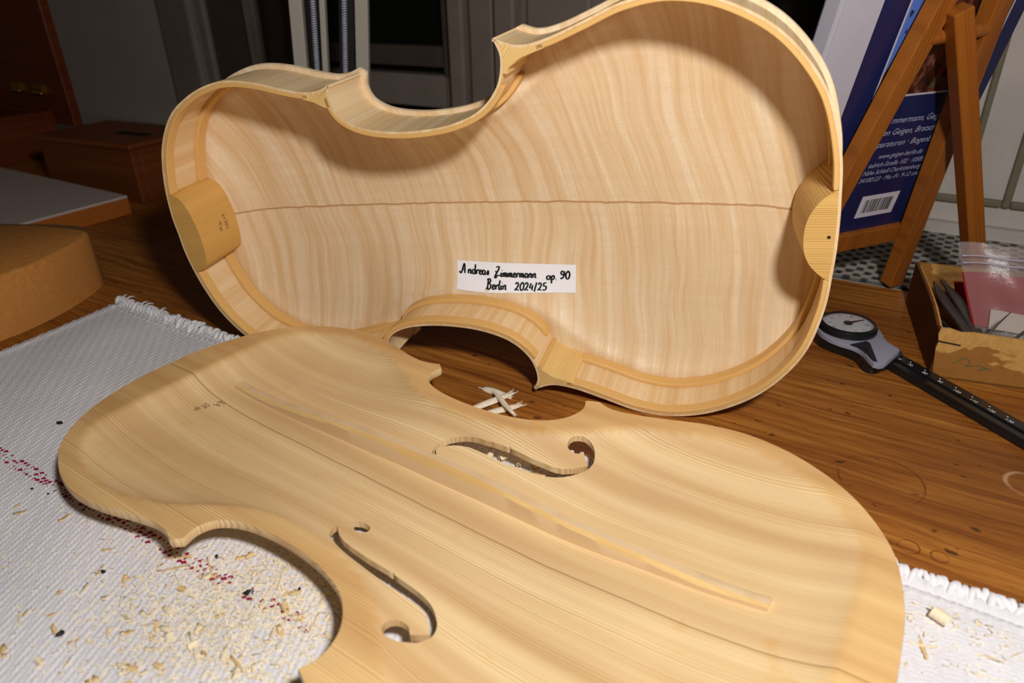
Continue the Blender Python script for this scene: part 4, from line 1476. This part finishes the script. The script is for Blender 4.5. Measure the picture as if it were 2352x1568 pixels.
for s_, a0_, a1_, c0_, sz in (('mmermann, Geig', 44, 84, 123.6, 5.6), ('en Geigen, Bratsche', 41, 88, 116.2, 5.4), ('paraturen · Bogenbau', 40, 92, 108.6, 5.4), ('www.geigen-berlin.de', 45.6, 83, 100.8, 4.6),
                              ('iedrich-Straße 102 · 10585', 40, 88, 95.2, 4.4), ('Nähe Schloß Charlottenburg', 38, 88, 90.2, 4.4), ('34100123 · Mo.-Fr. 9-12 und', 37, 90, 85.2, 4.4)):
    text_mesh('printed_line', s_, sz, M_TXT, book, frame((a0_, c0_, .1), (1, 0, 0), (0, 1, 0), EZ), .3, a1_ - a0_)
bc = MB().box((47, 58.8, 0), (80, 74.6, .12)).build('barcode_field', plain('barcode_white', srgb(212, 206, 214), .5), book)
M_BARC = plain('barcode_black', (.02, .02, .022), .6)
mb = MB()
x = 51.0
rb = random.Random(3)
while x < 75.5:
    wd = rb.choice((.35, .35, .7, 1.05))
    mb.box((x, 62, .12), (x + wd, 71.5, .18))
    x += wd + rb.choice((.35, .4, .7))
mb.build('barcode_stripes', M_BARC, bc)

# ---------------------------------------------------------------- sprung lamp arm behind the violin body
M_ARM = plain('cream_enamel', srgb(184, 176, 162), .4, .4)
M_SPR = plain('steel_spring', srgb(206, 210, 224), .35, .5, metal=.25)
M_DARKM = plain('black_metal', (.012, .011, .010), .5, .3)
larm = thing('lamp_arm', 'cream sprung lamp arm with two steel springs standing behind the violin body', 'lamp arm', loc=(-150, 620, 0))
def arm(name, a, b, w_, d_, mat, z0=18, z1=430):
    a, b = np.array(a, float), np.array(b, float)
    t = (a - b) / (a[2] - b[2])
    p0, p1 = b + t * (z0 - b[2]), b + t * (z1 - b[2])
    off = np.array([-150, 620, 0])
    return p0 - off, p1 - off
for a, b, w_ in (((-172.3, 620, 191.6), (-175.4, 620, 143.0), 10.5), ((-151.1, 620, 191.2), (-155.4, 620, 141.0), 4.6), ((-119.9, 620, 190.7), (-124.5, 620, 142.1), 10.5)):
    p0, p1 = arm('bar', a, b, w_, 8, M_ARM)
    bevel(MB().bar(p0, p1, w_, 8, (1, 0, 0)).build('arm_bar', M_ARM, larm), .8)
for a, b in (((-159.1, 620, 191.4), (-163.0, 620, 141.1)), ((-134.1, 620, 191.0), (-139.7, 620, 139.0))):
    p0, p1 = arm('spring', a, b, 6, 6, M_SPR, 60, 400)
    n = 1900
    t = np.linspace(0, 1, n)
    ang = 2 * np.pi * t * 190
    d = (p1 - p0)
    pts = p0 + t[:, None] * d + 1.75 * np.c_[np.cos(ang), np.sin(ang), 0 * ang]
    MB().tube(pts, .72, 4).build('spring', M_SPR, larm, True)
    q0, q1 = arm('back', a, b, 6, 6, M_DARKM, 30, 425)
    MB().bar(q0 + [1, 7, 0], q1 + [1, 7, 0], 13, 2, (1, 0, 0)).build('inner_channel', M_DARKM, larm)
bevel(MB().box((-34, -16, 10), (40, 16, 40)).build('lower_bracket', M_DARKM, larm), 3)
MB().lathe([(58, 0), (60, 2), (60, 8), (52, 11), (10, 12)], (2, 0, 0), 40).build('base', M_DARKM, larm, True, 35)
p0, p1 = arm('x', (-151.1, 620, 191.2), (-155.4, 620, 141.0), 4, 4, M_ARM)
bevel(MB().obox(p1 + [4, 0, 6], (36, 0, 0), (0, 13, 0), (0, 0, 18)).build('elbow_bracket', M_ARM, larm), 3)

# ---------------------------------------------------------------- wooden things at the left
M_CASE = wood('red_brown_wood', srgb(122, 54, 18), srgb(74, 26, 6), ring_axis=2, fibre_axis=0, spacing=5, amount=.5, tone=.6, rough=.45)
M_CASE2 = wood('brown_box_wood', srgb(128, 66, 26), srgb(80, 34, 10), ring_axis=2, fibre_axis=0, spacing=5, amount=.5, tone=.6, rough=.5)
M_BRASS = plain('brass', srgb(214, 176, 84), .25, .5, metal=1.0)
M_BLACK = plain('dark_lining', (.010, .009, .006), .8)
case = thing('wooden_case', 'open red-brown wooden case with upright lid and brass catches', 'case', frame(E1 * -1027 + E2 * 440, E1, E2, EZ))
mb = MB()
for lo, hi in (((-300, -60, 0), (0, -48, 58)), ((-300, 48, 0), (0, 60, 58)), ((-12, -48, 0), (0, 48, 58)), ((-300, -48, 0), (-288, 48, 58))):
    bevel(MB().box(lo, hi).build('case_side', M_CASE, case), 1.5)
MB().box((-288, -48, 4), (-12, 48, 40)).build('case_lining', M_BLACK, case)
bevel(MB().box((-330, 60, 40), (43, 72, 420)).build('lid', M_CASE, case), 1.5)
for x_, z_ in ((-14, 83), (-70, 83)):
    ct = MB().box((x_ - 12, 56, z_ - 4), (x_ + 10, 60.5, z_ + 6)).build('hinge', M_BRASS, case)
    MB().tube([(x_ - 12, 55, z_ - 4), (x_ + 10, 55, z_ - 4)], 2.2, 10).build('hinge_pin', M_BRASS, ct, True)
for x_ in (-40, -20):
    MB().obox((x_, -40, 63), (9, 2, 3), (-1, 4, 0), (0, 1, 3)).build('catch', M_BRASS, case)

bo = np.array([-389, 716, 0.0])
bd_ = np.array([-.908, .42, 0])
bd_ /= np.linalg.norm(bd_)
bw_ = np.array([bd_[1], -bd_[0], 0])
wbx = thing('wooden_box', 'low dark-brown wooden box with a slotted lid behind the white-topped slab', 'box', frame(bo, -bd_, bw_, EZ))
for lo, hi in (((-142, 0, 0), (0, 9, 56)), ((-142, 80, 0), (0, 89, 56)), ((-9, 9, 0), (0, 80, 56)), ((-142, 9, 0), (-133, 80, 56))):
    bevel(MB().box(lo, hi).build('box_side', M_CASE2, wbx), 1.5)
bevel(MB().box((-146, -3, 56), (4, 92, 62)).build('lid', M_CASE2, wbx), 2)
MB().box((-64, 34, 61.5), (-18, 46, 62.6)).build('slot', M_BLACK, wbx)

M_SLABW = plain('white_laminate', srgb(200, 184, 176), .5, .3, noise=.06, nscale=.02)
M_SLABB = wood('slab_edge_wood', srgb(176, 98, 34), srgb(126, 62, 18), ring_axis=2, fibre_axis=0, spacing=4, amount=.4, rough=.5)
slb = thing('white_topped_slab', 'white-topped wooden board lying behind the tan block at the left', 'board', frame(E1 * -686 + E2 * 300, E1, E2, EZ))
bevel(MB().box((-250, -30, .2), (0, 79, 17)).build('board_core', M_SLABB, slb), 1)
MB().box((-249.5, -29.5, 17), (-.5, 78.5, 19)).build('white_top', M_SLABW, slb)

tk_ = NT('tan_fibreboard', .75, .2)
tkf = tk_.snoise(.25, .25, .25, 5, .7)
tkb = tk_.snoise(.02, .02, .03, 2)
tk_.bump(tkf, .3, .4)
M_CORK = tk_.color(tk_.mix(tk_.rng(tkb, .35, .65), tk_.mix(tk_.rng(tkf, .3, .7), srgb(188, 118, 50), srgb(212, 146, 76)), srgb(196, 132, 66)))
mould = thing('tan_form_block', 'thick tan fibreboard form block with rounded end at the left edge', 'form block', loc=(-330, 460, 0))
mp = np.array([(-352, 388), (-338, 405), (-328, 424), (-321, 446), (-318, 468), (-317.5, 488), (-321, 503), (-331, 511), (-350, 517), (-376, 523), (-420, 524), (-500, 516), (-500, 388)], float) - [-330, 460]
mpc = np.vstack([crom(mp[:11], 4), mp[11:]])
MB().prism(mpc, .2, 41.5, 3.0).build('block', M_CORK, mould, True, 50)
mp2 = np.array([(-326, 512), (-352, 519), (-376, 525), (-420, 526), (-500, 518), (-500, 530), (-420, 537), (-370, 534), (-340, 527)], float) - [-330, 460]
MB().prism(mp2, .2, 38).build('back_layer', plain('grey_brown_layer', srgb(120, 88, 54), .7), mould)
